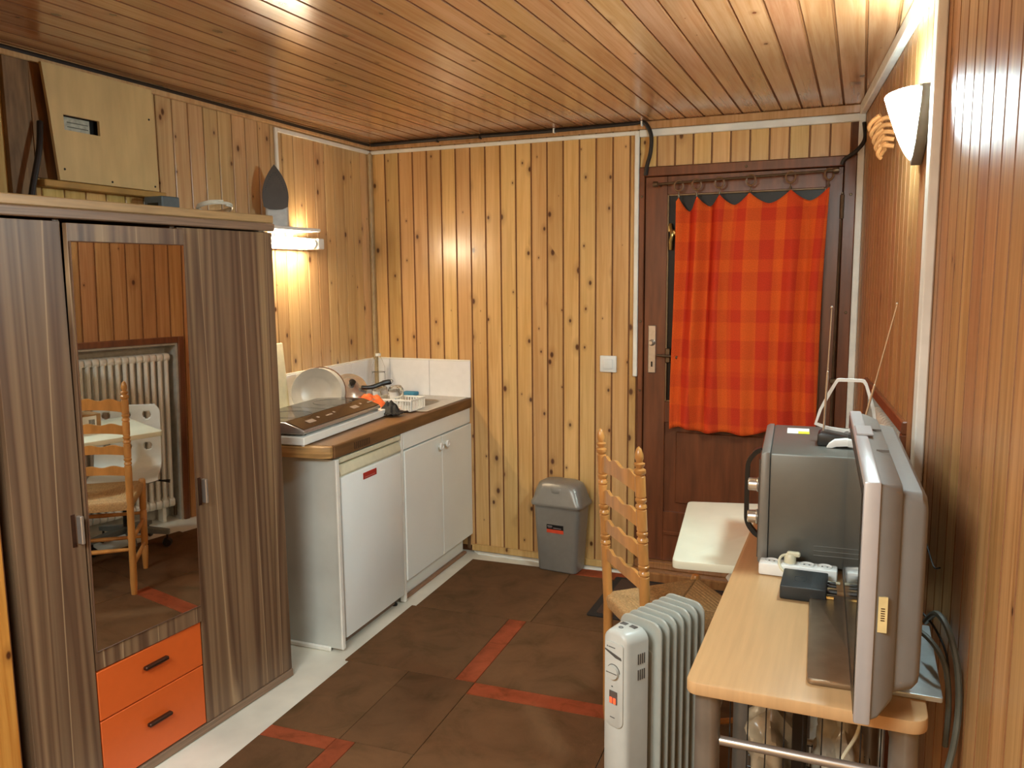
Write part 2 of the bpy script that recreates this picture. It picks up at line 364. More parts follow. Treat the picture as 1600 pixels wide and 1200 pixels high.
def plaid():
    m, nt, b = mk('plaid_cotton'); uv = N(nt, 'ShaderNodeUVMap'); uv.uv_map = 'UVMap'
    sp = N(nt, 'ShaderNodeSeparateXYZ'); L(nt, uv, 0, sp, 0)
    def bands(out, freq, ph, distort):
        a = N(nt, 'ShaderNodeMath', operation='MULTIPLY_ADD', i={1: freq, 2: ph}); L(nt, sp, out, a, 0)
        s1 = N(nt, 'ShaderNodeMath', operation='SINE'); L(nt, a, 0, s1, 0)
        a2 = N(nt, 'ShaderNodeMath', operation='MULTIPLY_ADD', i={1: freq*2.37, 2: ph+1}); L(nt, sp, out, a2, 0)
        s2 = N(nt, 'ShaderNodeMath', operation='SINE'); L(nt, a2, 0, s2, 0)
        ad = N(nt, 'ShaderNodeMath', operation='MULTIPLY_ADD', i={1: .45}); L(nt, s2, 0, ad, 0); L(nt, s1, 0, ad, 2)
        r = N(nt, 'ShaderNodeMapRange', i={1: -.12, 2: .12, 3: 0, 4: 1}); L(nt, ad, 0, r, 0)
        return r
    bx, bz = bands('X', 2*PI/.135, .4, 0), bands('Y', 2*PI/.150, .9, 0)
    c1 = N(nt, 'ShaderNodeMix', data_type='RGBA'); L(nt, bx, 0, c1, 0); c1.inputs[6].default_value = rgb(214, 66, 36); c1.inputs[7].default_value = rgb(238, 108, 40)
    c2 = N(nt, 'ShaderNodeMix', data_type='RGBA'); L(nt, bz, 0, c2, 0); c2.inputs[6].default_value = rgb(204, 58, 36); c2.inputs[7].default_value = rgb(228, 88, 36)
    c = N(nt, 'ShaderNodeMix', data_type='RGBA'); c.inputs[0].default_value = .45; L(nt, c1, 2, c, 6); L(nt, c2, 2, c, 7)
    nz = N(nt, 'ShaderNodeTexNoise', i={'Scale': 260, 'Detail': 2}); L(nt, uv, 0, nz, 'Vector')
    r2 = ramp(nt, [(.3, (.82, .8, .8, 1)), (.7, (1.08, 1.08, 1.05, 1))]); L(nt, nz, 'Fac', r2, 0)
    mx = N(nt, 'ShaderNodeMix', data_type='RGBA', blend_type='MULTIPLY'); mx.inputs[0].default_value = 1; L(nt, c, 2, mx, 6); L(nt, r2, 0, mx, 7)
    L(nt, mx, 2, b, 'Base Color'); b.inputs['Roughness'].default_value = .9; b.inputs['Specular IOR Level'].default_value = .2
    bp = N(nt, 'ShaderNodeBump', i={'Strength': .3, 'Distance': .001}); L(nt, nz, 'Fac', bp, 'Height'); L(nt, bp, 0, b, 'Normal')
    return m
PLAID = plaid()
RUSH = plain('rush', rgb(178, 140, 92), .75, noise=.14, scale=170, bump=.4)
E_SCONCE = emit('sconce_glow', (.74, .97, 1, 1), SCONCE_E)
E_TUBE = emit('tube_glow', (1, .80, .54, 1), TUBE_E)
E_NEON = emit('neon_red', (1, .10, .03, 1), 1.0); E_NEON.node_tree.nodes['Principled BSDF'].inputs['Base Color'].default_value = (.5, .05, .02, 1)

# ---------------------------------------------------------------- room shell
H = 2.17; PW = .083
plank_cache = {}
def plank_mesh(length, mat, wd=PW, t=.012):
    key = (round(length, 4), mat.name, round(wd, 4))
    if key in plank_cache: return plank_cache[key]
    bm = NB(); h = wd/2
    # profile in (x, y): front face towards -Y, recessed tongue at the right
    pr = [(-h+.0004, 0), (-h+.0004, -t+.0025), (-h+.0022, -t), (h-.0068, -t), (h-.0050, -t+.0045), (h-.0004, -t+.0052), (h-.0004, 0)]
    A = [bm.verts.new((x, y, 0)) for x, y in pr]; B = [bm.verts.new((x, y, length)) for x, y in pr]
    n = len(pr); bm.faces.new(A); bm.faces.new(B[::-1])
    for k in range(n):
        f_ = bm.faces.new((A[k], B[k], B[(k+1) % n], A[(k+1) % n]))
        if k in (3, 4): f_.material_index = 1          # tongue at the foot of the groove, its shade painted as darker brown
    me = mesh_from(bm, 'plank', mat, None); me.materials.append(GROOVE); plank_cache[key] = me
    return me
def add_plank(parent, loc, rot, length, mat, wd=PW, name='plank'):
    o = bpy.data.objects.new(name, plank_mesh(length, mat, wd)); C.objects.link(o); o.parent = parent
    o.location = loc; o.rotation_euler = rot
    return o
# floor: white-painted slab with carpet tiles laid on it
fl = struct('floor', box(NB(), -.3, 3.4, -5.2, .3, -.08, 0), FLOORW)
def ctile(u0, u1, v0, v1, m, th=.006):
    g = .0012; bm = NB()
    q = [(u0+g, v0+g), (u1-g, v0+g), (u1-g, v1-g), (u0+g, v1-g)]
    P = [(u - .04*v, v + .04*(u-1.2)) for u, v in q]
    cx = sum(p[0] for p in P)/4; cy = sum(p[1] for p in P)/4
    prism(bm, [(p[0]-cx, p[1]-cy) for p in P], 'z', 0, th, .0015)
    o = bpy.data.objects.new('carpet_tile', mesh_from(bm, 'carpet_tile', m, None)); C.objects.link(o); o.parent = fl; o.location = (cx, cy, 0.0002)
E0 = .625
tiles = [
 (E0, 1.17, -.75, -.10, 0), (1.17, 1.72, -.75, -.15, 0), (1.72, 2.25, -.75, -.15, 0), (1.13, 1.72, -.15, -.055, 1),
 (E0-.02, 1.072, -1.315, -.75, 0), (1.072, 1.152, -1.315, -.75, 1), (1.152, 1.70, -1.315, -.75, 0), (1.70, 2.28, -1.315, -.75, 0),
 (E0, .885, -1.80, -1.315, 0), (.885, 1.152, -1.80, -1.315, 0), (1.152, 1.70, -1.40, -1.315, 1), (1.152, 1.70, -1.97, -1.40, 0),
 (1.70, 2.28, -1.97, -1.315, 0), (E0, .875, -1.865, -1.80, 1), (E0, .875, -2.42, -1.865, 0), (.875, .945, -2.42, -1.80, 1),
 (.945, 1.152, -2.42, -1.80, 0), (1.152, 1.70, -2.52, -1.97, 0), (1.70, 2.40, -2.52, -1.97, 0), (E0, 1.152, -3.0, -2.42, 0),
 (1.152, 1.70, -3.07, -2.52, 0), (1.70, 2.5, -3.07, -2.52, 0), (E0, 1.2, -4.8, -3.0, 0), (1.2, 2.5, -4.8, -3.07, 0)]
for t in tiles: ctile(t[0], t[1], min(t[2], t[3]), max(t[2], t[3]), CARO if t[4] else CARB)
# ceiling
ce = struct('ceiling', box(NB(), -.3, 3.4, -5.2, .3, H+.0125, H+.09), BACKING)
x = -.02
while x < 3.1:
    add_plank(ce, (x, 0, H+.0125), (PI/2, 0, 0), 5.1, PINE_C); x += PW
# plank local Z along +Y, local -Y (face) -> world -Z : rotation -90 about X
# back wall
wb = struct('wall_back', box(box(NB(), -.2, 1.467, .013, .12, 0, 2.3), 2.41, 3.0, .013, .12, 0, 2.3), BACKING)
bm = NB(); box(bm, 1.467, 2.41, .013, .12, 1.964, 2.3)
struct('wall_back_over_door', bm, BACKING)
wbo = bpy.data.objects['wall_back_over_door']
x = .012 + PW/2
while x + PW/2 < 1.46:
    add_plank(wb, (x, .0125, .035), (0, 0, 0), H-.035, PINE); x += PW
rem = 1.462 - (x - PW/2)
if rem > .01: add_plank(wb, (x-PW/2+rem/2, .0125, .035), (0, 0, 0), H-.035, PINE, rem)
x = 1.467+PW/2
while x + PW/2 < 2.44:
    add_plank(wbo, (x, .0125, 1.966), (0, 0, 0), H-1.966, PINE); x += PW
# left wall (frame K, surface X=0): face towards +X
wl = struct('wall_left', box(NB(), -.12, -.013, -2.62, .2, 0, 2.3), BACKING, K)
y = -.012 - PW/2
while y > -2.5:
    add_plank(wl, (-.0125, y, 0), (0, 0, PI/2), H, PINE_K if y > -1.55 else PINE_P); y -= PW
# left return wall, its pine face X = .496
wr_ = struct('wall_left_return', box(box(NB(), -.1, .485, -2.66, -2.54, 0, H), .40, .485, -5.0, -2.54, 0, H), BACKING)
y = -2.54 - PW/2
while y > -4.95:
    add_plank(wr_, (.4855, y, 0), (0, 0, PI/2), H, PINE_O); y -= PW
# right wall (frame RW, surface X=0): face towards -X. recess for the heating radiator from y -1.45 to -.50, up to z 1.10
RY0, RY1, RZ = -1.46, -.548, 1.045
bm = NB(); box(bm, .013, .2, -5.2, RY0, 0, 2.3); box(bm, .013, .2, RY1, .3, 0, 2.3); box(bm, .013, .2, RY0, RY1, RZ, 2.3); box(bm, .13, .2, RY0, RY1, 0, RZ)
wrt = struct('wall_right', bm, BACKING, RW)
y = -.012 - PW/2
RPW = .0822
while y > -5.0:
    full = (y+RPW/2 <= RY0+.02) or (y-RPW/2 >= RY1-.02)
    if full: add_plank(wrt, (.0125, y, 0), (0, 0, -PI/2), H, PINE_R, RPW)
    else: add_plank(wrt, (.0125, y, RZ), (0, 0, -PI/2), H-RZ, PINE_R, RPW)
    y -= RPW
bm = NB(); box(bm, .118, .13, RY0, RY1, 0, RZ); box(bm, .001, .118, RY0, RY0+.012, 0, RZ); box(bm, .001, .118, RY1-.012, RY1, 0, RZ); box(bm, .001, .118, RY0+.012, RY1-.012, RZ-.012, RZ)
struct('trim_1', bm, plain('recess_paint', rgb(190, 186, 176), .5), RW)
bm = NB(); box(bm, -.012, .012, RY1-.0, RY1+.035, .0, RZ+.035, .003); box(bm, -.012, .012, RY0-.035, RY1, RZ, RZ+.035, .003); box(bm, -.012, .012, RY0-.035, RY0, 0, RZ, .003)
struct('trim_2', bm, DOORW, RW)
# wall behind the camera
struct('wall_front', box(NB(), .3, 3.4, -5.0, -4.9, 0, H), PINE)

# trims and skirting
bm = NB(); box(bm, .012, 1.455, -.013, -.0005, 2.112, 2.13, .002); struct('trim_3', bm, WPAINT)                 # thin conduit along back wall
bm = NB(); box(bm, 1.445, 1.466, -.016, -.0005, .985, 2.13, .003); struct('trim_4', bm, WPAINT)
bm = NB(); box(bm, 1.468, 2.41, -.02, -.0005, 2.10, 2.132, .003); box(bm, 2.405, 2.432, -.02, -.0005, .0, 2.132, .003); struct('trim_5', bm, WPAINT)
bm = NB(); box(bm, .0, 2.43, -.018, -.0005, 2.134, 2.169, .003); struct('trim_6', bm, PINE_C)
bm = NB(); box(bm, .0005, .012, -.80, -.014, 2.112, 2.13, .002); box(bm, .0005, .012, -.82, -.802, 1.70, 2.13, .002); struct('trim_7', bm, WPAINT, K)
bm = NB(); box(bm, .0005, .018, -2.45, -.02, 2.136, 2.169, .003); struct('trim_8', bm, PINE_K, K)
bm = NB(); box(bm, -.026, -.0005, -4.8, -.022, 2.125, 2.169, .004); struct('trim_9', bm, WPAINT, RW)
bm = NB(); box(bm, -.022, -.0005, -1.775, -1.725, .0, 2.124, .003); struct('trim_10', bm, WPAINT, RW)
bm = NB(); box(bm, -.02, .0, -.032, -.003, .01, 2.12, .006); struct('trim_11', bm, plain('corner_bead', rgb(176, 150, 108), .5), Frame(.022, 0, 0))
bm = NB(); box(bm, .575, 1.462, -.018, -.0006, .012, .045, .003); struct('baseboard_back', bm, PINE)
bm = NB()
pts = [(.58, -.001)] + [(.62+i*.05, -.03-.018*random.random()) for i in range(13)] + [(1.0+i*.05, -.026-.012*random.random()) for i in range(5, 10)] + [(1.462, -.001)]
prism(bm, pts, 'z', .0005, .008); struct('trim_12', bm, WPAINT)                               # daubed paint line at the foot of the wall

# ---------------------------------------------------------------- door
dw = struct('door_1', box(box(box(box(NB(), 1.497, 1.60, -.006, .03, .085, 1.918, .002), 2.285, 2.352, -.006, .03, .085, 1.918, .002), 1.60, 2.285, -.006, .03, 1.835, 1.918, .002), 1.60, 2.285, -.006, .03, .77, .87, .002), DOORW)
bm = NB(); box(bm, 1.60, 2.285, -.006, .03, .085, .33, .002); box(bm, 1.60, 2.285, -.012, -.006, .215, .235, .003); struct('bottom_rail', bm, DOORW, parent=dw)
bm = NB(); box(bm, 1.598, 2.287, .008, .022, .328, .772); box(bm, 1.655, 2.23, .001, .01, .375, .725, .004); struct('lower_panel', bm, DOORW, parent=dw)
bm = NB(); box(bm, 1.598, 2.287, .012, .016, .868, 1.838); struct('glass_pane', bm, DGLASS, parent=dw)
bm = NB()
for a in ((1.598, 1.606, .87, 1.835), (2.279, 2.287, .87, 1.835)): box(bm, a[0], a[1], -.002, .012, a[2], a[3], .002)
for a in ((.868, .876), (1.829, 1.837)): box(bm, 1.606, 2.279, -.002, .012, a[0], a[1], .002)
struct('glazing_bead', bm, plain('bead', rgb(150, 120, 84), .4), parent=dw)
bm = NB(); box(bm, 1.468, 1.4935, -.014, .06, .085, 1.9635, .003); box(bm, 2.3555, 2.404, -.014, .06, .085, 1.9635, .003); box(bm, 1.4935, 2.3555, -.014, .06, 1.921, 1.9635, .003)
struct('door_frame', bm, DOORW, parent=dw)
for (sx, sz) in ((1.481, 1.83), (1.481, 1.25), (1.481, .92), (1.95, 1.942), (2.385, 1.80), (2.385, 1.30)):
    bm = NB(); lathe(bm, [(0, 0), (.006, 0), (.006, .002), (.004, .004), (0, .004)], 10, Matrix.Translation((sx, -.0145, sz)) @ Matrix.Rotation(PI/2, 4, 'X'))
    struct('screw', bm, OLDMET, parent=dw)
bm = NB(); box(bm, 1.518, 1.556, -.013, -.006, 1.005, 1.232, .003)
struct('handle_plate', bm, STEEL, parent=dw)
bm = NB(); lathe(bm, [(0, 0), (.016, 0), (.014, .012), (.009, .016), (.009, .03), (0, .03)], 14, Matrix.Translation((1.537, -.013, 1.15)) @ Matrix.Rotation(PI/2, 4, 'X')); struct('lock_cylinder', bm, STEEL, parent=dw)
bm = NB(); box(bm, 1.533, 1.541, -.0145, -.012, 1.035, 1.06, .001); struct('keyhole', bm, BLACKP, parent=dw)
bm = NB(); box(bm, 1.60, 1.625, -.012, -.002, 1.055, 1.125, .004); tube(bm, [(1.565, -.032, 1.093), (1.60, -.034, 1.09), (1.64, -.034, 1.089), (1.662, -.032, 1.084)], [.006, .007, .006, .009], 10); tube(bm, [(1.612, -.004, 1.09), (1.612, -.034, 1.09)], .007, 10)
struct('latch_handle', bm, OLDMET, parent=dw)
bm = NB(); tube(bm, smoothpts([(1.615, -.004, 1.70), (1.622, -.02, 1.675), (1.628, -.028, 1.65), (1.622, -.024, 1.62), (1.62, -.012, 1.585)]), .0085, 10); box(bm, 1.606, 1.616, -.01, -.002, 1.665, 1.695, .002)
lathe(bm, [(0, 0), (.012, 0), (.014, .01), (.008, .016), (0, .016)], 12, Matrix.Translation((1.634, -.012, 1.66)) @ Matrix.Rotation(PI/2, 4, 'X')); struct('window_catch', bm, BRASS, parent=dw)
bm = NB(); tube(bm, [(2.352, -.02, 1.70), (2.352, -.02, 1.80)], .009, 10); lathe(bm, [(0, 0), (.006, .003), (.005, .01), (0, .014)], 10, Matrix.Translation((2.352, -.02, 1.80))); struct('hinge', bm, OLDMET, parent=dw)
bm = NB(); tube(bm, smoothpts([(2.35, -.016, 1.695), (2.347, -.014, 1.4), (2.344, -.016, 1.1), (2.343, -.014, .8), (2.343, -.014, .5)]), .0055, 8); box(bm, 2.33, 2.357, -.022, -.006, .99, 1.01, .002); struct('bolt_rod', bm, OLDMET, parent=dw)
part_ = struct('light_block', box(NB(), 1.46, 2.42, .062, .085, .0, 2.0), BLACKP, parent=dw)
bm = NB(); box(bm, 1.455, 2.428, -.10, .05, .0005, .05, .006); box(bm, 1.468, 2.40, -.045, .05, .05, .083, .004); struct('threshold', bm, pine('pine_sill', rgb(170, 124, 74), rgb(136, 92, 50), rgb(70, 40, 20)), parent=dw)
# the black sheet above is added to stop light leaking through door gaps
# curtain rod, rings, curtain
rodz = lambda x: 1.879 + (x-1.553)/(2.306-1.553)*.020
RY = -.055
rod = thing('curtain_rod', 'thin brown wooden rod carrying the curtain across top of door', 'rod', (1.93, RY, 1.86))
part('pole', tube(NB(), [(1.555, RY, rodz(1.555)), (2.32, RY, rodz(2.32))], .0055, 10), OLDMET, rod)
for xx in (1.555, 2.325):
    bm = NB(); lathe(bm, [(0, 0), (.012, 0), (.014, .006), (.012, .022), (0, .024)], 12, Matrix.Translation((xx-.012, RY, rodz(xx))) @ Matrix.Rotation(PI/2, 4, 'Y')); part('finial', bm, OLDMET, rod)
for xx in (1.57, 2.315): part('bracket', tube(NB(), [(xx, RY, rodz(xx)), (xx, -.004, rodz(xx)-.004)], .005, 8), OLDMET, rod)
rings = [1.661, 1.741, 1.842, 1.977, 2.143, 2.298]
for i, xx in enumerate(rings):
    z = rodz(xx) - .014; bm = NB()
    tl = (.25, .1, .0, -.1, .1, .5)[i]
    tube(bm, [(xx+.020*math.cos(a)*math.cos(tl), RY+.020*math.cos(a)*math.sin(tl), z+.023*math.sin(a)) for a in [2*PI*k/20 for k in range(20)]], .0042, 8, True)
    lb = ['leftmost', 'second from left', 'third from left', 'third from right', 'second from right', 'rightmost'][i]
    o = thing('curtain_ring', f'brown wooden curtain ring on the rod, {lb} of the six', 'curtain ring', (xx, RY, z-.023), W, 'curtain rings on the door rod')
    part('hoop', bm, plain('ring_wood%d' % i, rgb(128, 92, 60), .4), o)
    part('clip', tube(tube(NB(), [(xx, RY, z-.022), (xx, RY-.001, z-.044)], .0022, 6), [(xx, RY-.001, z-.040), (xx, RY-.001, z-.052)], .005, 8), OLDMET, o)
def curtain():
    bm = NB(); uvl = bm.loops.layers.uv.new('UVMap')
    xs_top = [1.648]+rings+[2.300]; NX, NZ = 180, 70
    peaks = [(r, rodz(r)-.066) for r in rings]
    def topz(u):
        for (a, za), (b, zb) in zip(peaks, peaks[1:]):
            if a <= u <= b:
                t = (u-a)/(b-a); sag = .040+.34*(b-a)*.30; s = 1-abs(2*t-1)**1.55
                return za+(zb-za)*t - sag*s*(.9 if a > 1.7 else 1.3)
        return peaks[0][1]-(peaks[0][0]-u)*1.6 if u < peaks[0][0] else peaks[-1][1]-(u-peaks[-1][0])*1.4
    def yoff(u, f):
        # fold depth: pinched forward at the rings, deep valleys between them near the top, softer below
        for (a, _), (b, _) in zip(peaks, peaks[1:]):
            if a <= u <= b:
                t = (u-a)/(b-a); d = (.5-.5*math.cos(2*PI*t))
                k = .048 if a < 1.83 else .018
                return k*d*(1-.6*f) + .006*math.sin(u*75+f*1.5)*f
        return .006*math.sin(u*75)*f
    V = []
    for i in range(NX+1):
        s = i/NX; u = 1.650+s*(2.300-1.650)
        col = []
        zt = topz(u); zb = .742+.008*math.sin(s*21)+.006*math.sin(s*9+1)+.012*s
        for j in range(NZ+1):
            f = j/NZ; z = zt+(zb-zt)*f
            x = u + (-.012*(1-s)+.0*s)*math.sin(f*PI*.5) + .004*math.sin(f*5+s*9)
            if s < .35: x += .010*math.sin(f*PI)*math.sin(s/.35*PI)
            x += -.022*f*(max(0, (s-.85))/.15)
            y = RY - .004 + yoff(u, f) + .019*math.sin(s*38+f*.6)*min(1, .25+f*2)*(.65+.35*math.sin(s*7+1))
            col.append((bm.verts.new((x, y, z)), s*.80 + .02*math.sin(f*3), (1.82-z)))
        V.append(col)
    for i in range(NX):
        for j in range(NZ):
            q = (V[i][j], V[i+1][j], V[i+1][j+1], V[i][j+1])
            fc = bm.faces.new([a[0] for a in q])
            for lp, a in zip(fc.loops, q): lp[uvl].uv = (a[1], a[2])
    return bm
cu = solo('door_curtain', curtain(), PLAID, 'orange and red plaid cotton curtain hanging in front of the dark door glass', 'curtain', (1.97, RY, .74), smooth=80)
md = cu.modifiers.new('solid', 'SOLIDIFY'); md.thickness = .0015

# ---------------------------------------------------------------- cables on walls
bm = NB(); tube(bm, [K.w((.012, -2.4, 2.158)), K.w((.012, -1.5, 2.16)), K.w((.013, -.6, 2.157)), K.w((.014, -.03, 2.158))], .009, 8)
tube(bm, [(.03, -.028, 2.158), (.5, -.028, 2.16), (1.0, -.028, 2.157), (1.46, -.028, 2.162), (1.484, -.028, 2.168)], .009, 8)
tube(bm, smoothpts([(1.484, -.028, 2.165), (1.505, -.034, 2.15), (1.527, -.036, 2.10), (1.525, -.034, 2.03), (1.508, -.028, 1.97), (1.500, -.022, 1.925)]), .0095, 10)
o = solo('electric_cable', bm, CABLEB, 'black cable along the ceiling edge that drops to the top left of the door', 'cable', (1.0, -.028, 2.158))
for k, xx in enumerate((.42, .66, 1.05, 1.478)):
    part('cable_clip', box(NB(), xx, xx+.007, -.04, -.018, 2.146, 2.1685, .001), WPAINT if k > 1 else BLACKP, o)
bm = NB(); tube(bm, smoothpts([(2.425, -.035, 2.09), (2.43, -.05, 2.02), (2.40, -.05, 1.975), (2.355, -.028, 1.945), (2.345, -.022, 1.925)]), .0085, 10)
solo('electric_cable', bm, CABLEB, 'short black cable curving from the corner trim to the top right of the door frame', 'cable', (2.40, -.05, 1.975))
# light switch
t = thing('light_switch', 'white square rocker light switch on the pine wall left of the door', 'light switch', (1.3215, -.001, 1.0))
part('plate', box(NB(), 1.280, 1.363, -.011, -.001, 1.0, 1.081, .004, 2), WPLAST, t)
part('rocker', box(NB(), 1.298, 1.345, -.017, -.011, 1.016, 1.065, .003, 2), WPLAST, t)

# ---------------------------------------------------------------- wall tiles (splashback)
sb = thing('tile_splashback', 'row of white glazed wall tiles above the worktop in the corner', 'splashback', (.02, 0, .838))
b0 = BASE[sb.name]
for (a, b) in ((.012, .0925), (.0945, .334), (.336, .577)):
    part('tile', box(NB(), a, b, -.009, -.0006, .8375, 1.028, .0012), TILE, sb)
part('grout_top', box(NB(), .012, .577, -.006, -.0006, 1.028, 1.036, .002), WPAINT, sb)
sl = thing('tile_splashback', 'white glazed tiles on the left wall behind the dishes and hob', 'splashback', (.001, -.6, .838), K)
y = -.011
while y > -1.4:
    part('tile', box(NB(), .0006, .009, max(y-.243, -1.4), y, .8375, 1.028, .0012), TILE, sl); y -= .245
part('grout_top', box(NB(), .0006, .006, -1.4, -.011, 1.028, 1.036, .002), WPAINT, sl)

# ---------------------------------------------------------------- kitchenette
FX = .5724
cab = thing('sink_cabinet', 'white sink base cabinet with two doors under the sink', 'cabinet', (.3, -.38, 0), K)
bm = NB(); box(bm, .02, FX-.02, -.752, -.738, .10, .784); box(bm, .02, FX-.02, -.018, -.004, .10, .784); box(bm, .02, FX-.02, -.738, -.018, .10, .116); box(bm, .02, .034, -.738, -.018, .116, .784)
part('carcass', bm, WHITEL, cab)
part('fascia', box(NB(), FX-.019, FX-.004, -.752, -.02, .706, .784, .002), WHITEL, cab)
for i, (a, b, ky) in enumerate(((-.750, -.372, -.405), (-.368, -.012, -.335))):
    d = part('door', box(NB(), FX-.018, FX, a, b, .098, .70, .0025), WHITEL, cab)
    bm = NB(); lathe(bm, [(.006, 0), (.006, .008), (.016, .010), (.019, .016), (.017, .022), (.009, .022), (.007, .019), (0, .019)], 18, Matrix.Translation((FX, ky, .655)) @ Matrix.Rotation(PI/2, 4, 'Y'))
    part('knob', bm, WPLAST, d)
part('plinth', box(NB(), FX-.055, FX-.04, -.75, -.06, .012, .098, .001), WHITEL, cab)
part('hinge_post', box(NB(), FX-.03, FX-.004, -.772, -.754, .004, .784, .002), WPAINT, cab)
part('floor_batten', box(NB(), FX-.038, FX-.018, -.755, -.06, .0008, .014, .002), plain('batten', rgb(150, 112, 86), .6), cab)
part('dark_filler', box(NB(), FX-.03, FX-.012, -.017, -.0008, .015, .13), WOOD_DARK, cab)
fr = thing('mini_fridge', 'white undercounter fridge with a small red badge on its door', 'fridge', (.3, -1.02, 0), K)
part('body', box(NB(), .05, FX-.055, -1.262, -.782, .03, .755, .006), WHITEE, fr)
part('worktop_lid', box(NB(), .05, FX-.002, -1.268, -.778, .757, .778, .004), CREAM, fr)
d = part('door', box(NB(), FX-.05, FX, -1.266, -.78, .045, .700, .007, 2), WHITEE, fr)
bm = NB(); prism(bm, [(FX-.05, .702), (FX-.006, .702), (FX-.001, .712), (FX-.012, .748), (FX-.05, .752)], 'y', -1.266, -.78, .002); part('door_handle_strip', bm, CREAM, fr)
part('badge', box(NB(), FX-.0005, FX+.002, -1.105, -1.0, .655, .682, .0008), RED, d, 'small red badge')
for k in range(3): pass
part('badge_line', box(NB(), FX+.0018, FX+.0026, -1.095, -1.015, .6615, .6635), plain('badge_grey', rgb(210, 150, 140), .4), d)
for (a, b) in ((FX-.04, -1.24), (FX-.04, -.81), (.10, -1.24), (.10, -.81)):
    part('foot', lathe(NB(), [(.0, 0), (.014, 0), (.014, .008), (.008, .012), (.008, .03), (0, .03)], 10, Matrix.Translation((a, b, .0005))), BLACKP, fr)
part('kick_grille', box(NB(), FX-.045, FX-.035, -1.26, -.79, .008, .040), plain('grille', rgb(122, 98, 78), .6), fr)
ep = thing('end_panel', 'aged white side panel closing the near end of the kitchenette', 'panel', (.3, -1.29, 0), K)
part('board', box(NB(), .01, FX-.004, -1.30, -1.284, .012, .778, .001), GREYP, ep)
part('front_edging', box(NB(), FX-.0042, FX+.004, -1.302, -1.282, .012, .778, .0015), WPAINT, ep)
part('foot_strip', box(NB(), .01, FX-.05, -1.312, -1.300, .0005, .020, .004), WPAINT, ep)
# worktop with sink cut-out
SX0, SX1, SY0, SY1 = .17, .50, -.395, -.14
wt = thing('worktop', 'brown kitchen worktop with a thick front edge', 'worktop', (.29, -.65, .785), K)
bm = NB()
for a in ((.008, SX0, -1.31, -.002), (SX1, FX-.012, -1.31, -.002), (SX0, SX1, -1.31, SY0), (SX0, SX1, SY1, -.002)): box(bm, a[0], a[1], a[2], a[3], .785, .835)
part('top', bm, plain('worktop_top', rgb(126, 92, 58), .4), wt)
part('front_edge', box(NB(), FX-.012, FX+.004, -1.31, -.0009, .7845, .837, .004), BROWNT, wt)
bm = NB()
for k in range(9): box(bm, FX+.004, FX+.0055, -1.17+k*.014, -1.163+k*.014, .795, .822)
part('vent_slots', bm, plain('vent', rgb(74, 50, 32), .6), wt)
bm = NB(); prism(bm, [(.01, -1.3115)] + [(FX-.002, -1.3115), (FX-.002, -1.33), (FX-.03, -1.345), (FX-.10, -1.352), (.2, -1.378), (.01, -1.382)], 'z', .790, .834, .002)
solo('worktop_offcut', bm, OAKEND, 'light oak offcut board closing the near end of the worktop under the white board', 'board', (.3, -1.34, .790), K)
# sink
sk = thing('sink', 'stainless steel sink with rounded bowl at the right end of the worktop', 'sink', (.33, -.3, .835), K)
lo = [[(x, y, .8385) for x, y in rrect(.03, FX-.01, -.50, -.02, .012)], [(x, y, .8405) for x, y in rrect(.032, FX-.012, -.498, -.022, .012)],
      [(x, y, .8405) for x, y in rrect(SX0+.012, SX1-.012, SY0+.012, SY1-.012, .05)], [(x, y, .834) for x, y in rrect(SX0+.020, SX1-.020, SY0+.020, SY1-.020, .05)],
      [(x, y, .72) for x, y in rrect(SX0+.03, SX1-.03, SY0+.03, SY1-.03, .05)], [(x, y, .705) for x, y in rrect(SX0+.06, SX1-.06, SY0+.06, SY1-.06, .04)]]
bm = NB(); loft(bm, lo, False); t2 = bmesh.new(); t2.faces.new([t2.verts.new(p) for p in lo[-1]]); merge(bm, t2)
part('bowl', bm, STEEL, sk)
bm = NB()
for k in range(4): box(bm, SX0+.0215, SX0+.0235, -.36+k*.02, -.35+k*.02, .79, .815)
part('overflow_slots', bm, BLACKP, sk, kind='stuff')
part('drain', lathe(NB(), [(0, 0), (.03, 0), (.03, .003), (.02, .001), (0, .001)], 18, Matrix.Translation((.33, -.3, .7055))), CHROME, sk)
# white board under the hob
SF = Frame(.512, -1.340, .088)
t = thing('white_slab', 'white board under the hob overhanging the near end of the worktop', 'board', (-.2, .38, .838), SF)
part('board', box(NB(), -.42, 0, 0, .80, .838, .870, .003), WHITEL, t)
for (a, b) in ((-.012, .012), (-.30, .012)): part('foot', lathe(NB(), [(.0, 0), (.005, 0), (.006, .010), (0, .010)], 10, Matrix.Translation((a, b, .828))), WPLAST, t)
# hob
hb = thing('induction_hob', 'black glass double induction hob with touch controls on the front', 'hob', (-.2, .35, .862), SF)
x0, x1, y0, y1 = -.30, -.004, .012, .655
bm = NB(); prism(bm, [(x0, .868), (x1-.006, .868), (x1, .876), (x1-.002, .884), (x1-.085, .912), (x0+.01, .914), (x0, .905)], 'y', y0, y1, .003); part('body', bm, plain('hob_silver', rgb(186, 182, 176), .3, metal=.7), hb)
def hobq(xa, xb, za, zb, ya, yb, th=.0025):
    return prism(NB(), [(xa, za), (xb, zb), (xb, zb+th), (xa, za+th)], 'y', ya, yb)
part('glass_surface', hobq(x0+.012, x1-.086, .9145, .9125, y0+.006, (y0+y1)/2-.002), BLACKG, hb)
part('glass_surface', hobq(x0+.012, x1-.086, .9145, .9125, (y0+y1)/2+.002, y1-.006), BLACKG, hb)
part('control_strip', hobq(x1-.083, x1-.006, .9125, .8865, y0+.006, y1-.006), plain('hob_brown', rgb(52, 34, 26), .15, coat=.5), hb)
bm = NB()
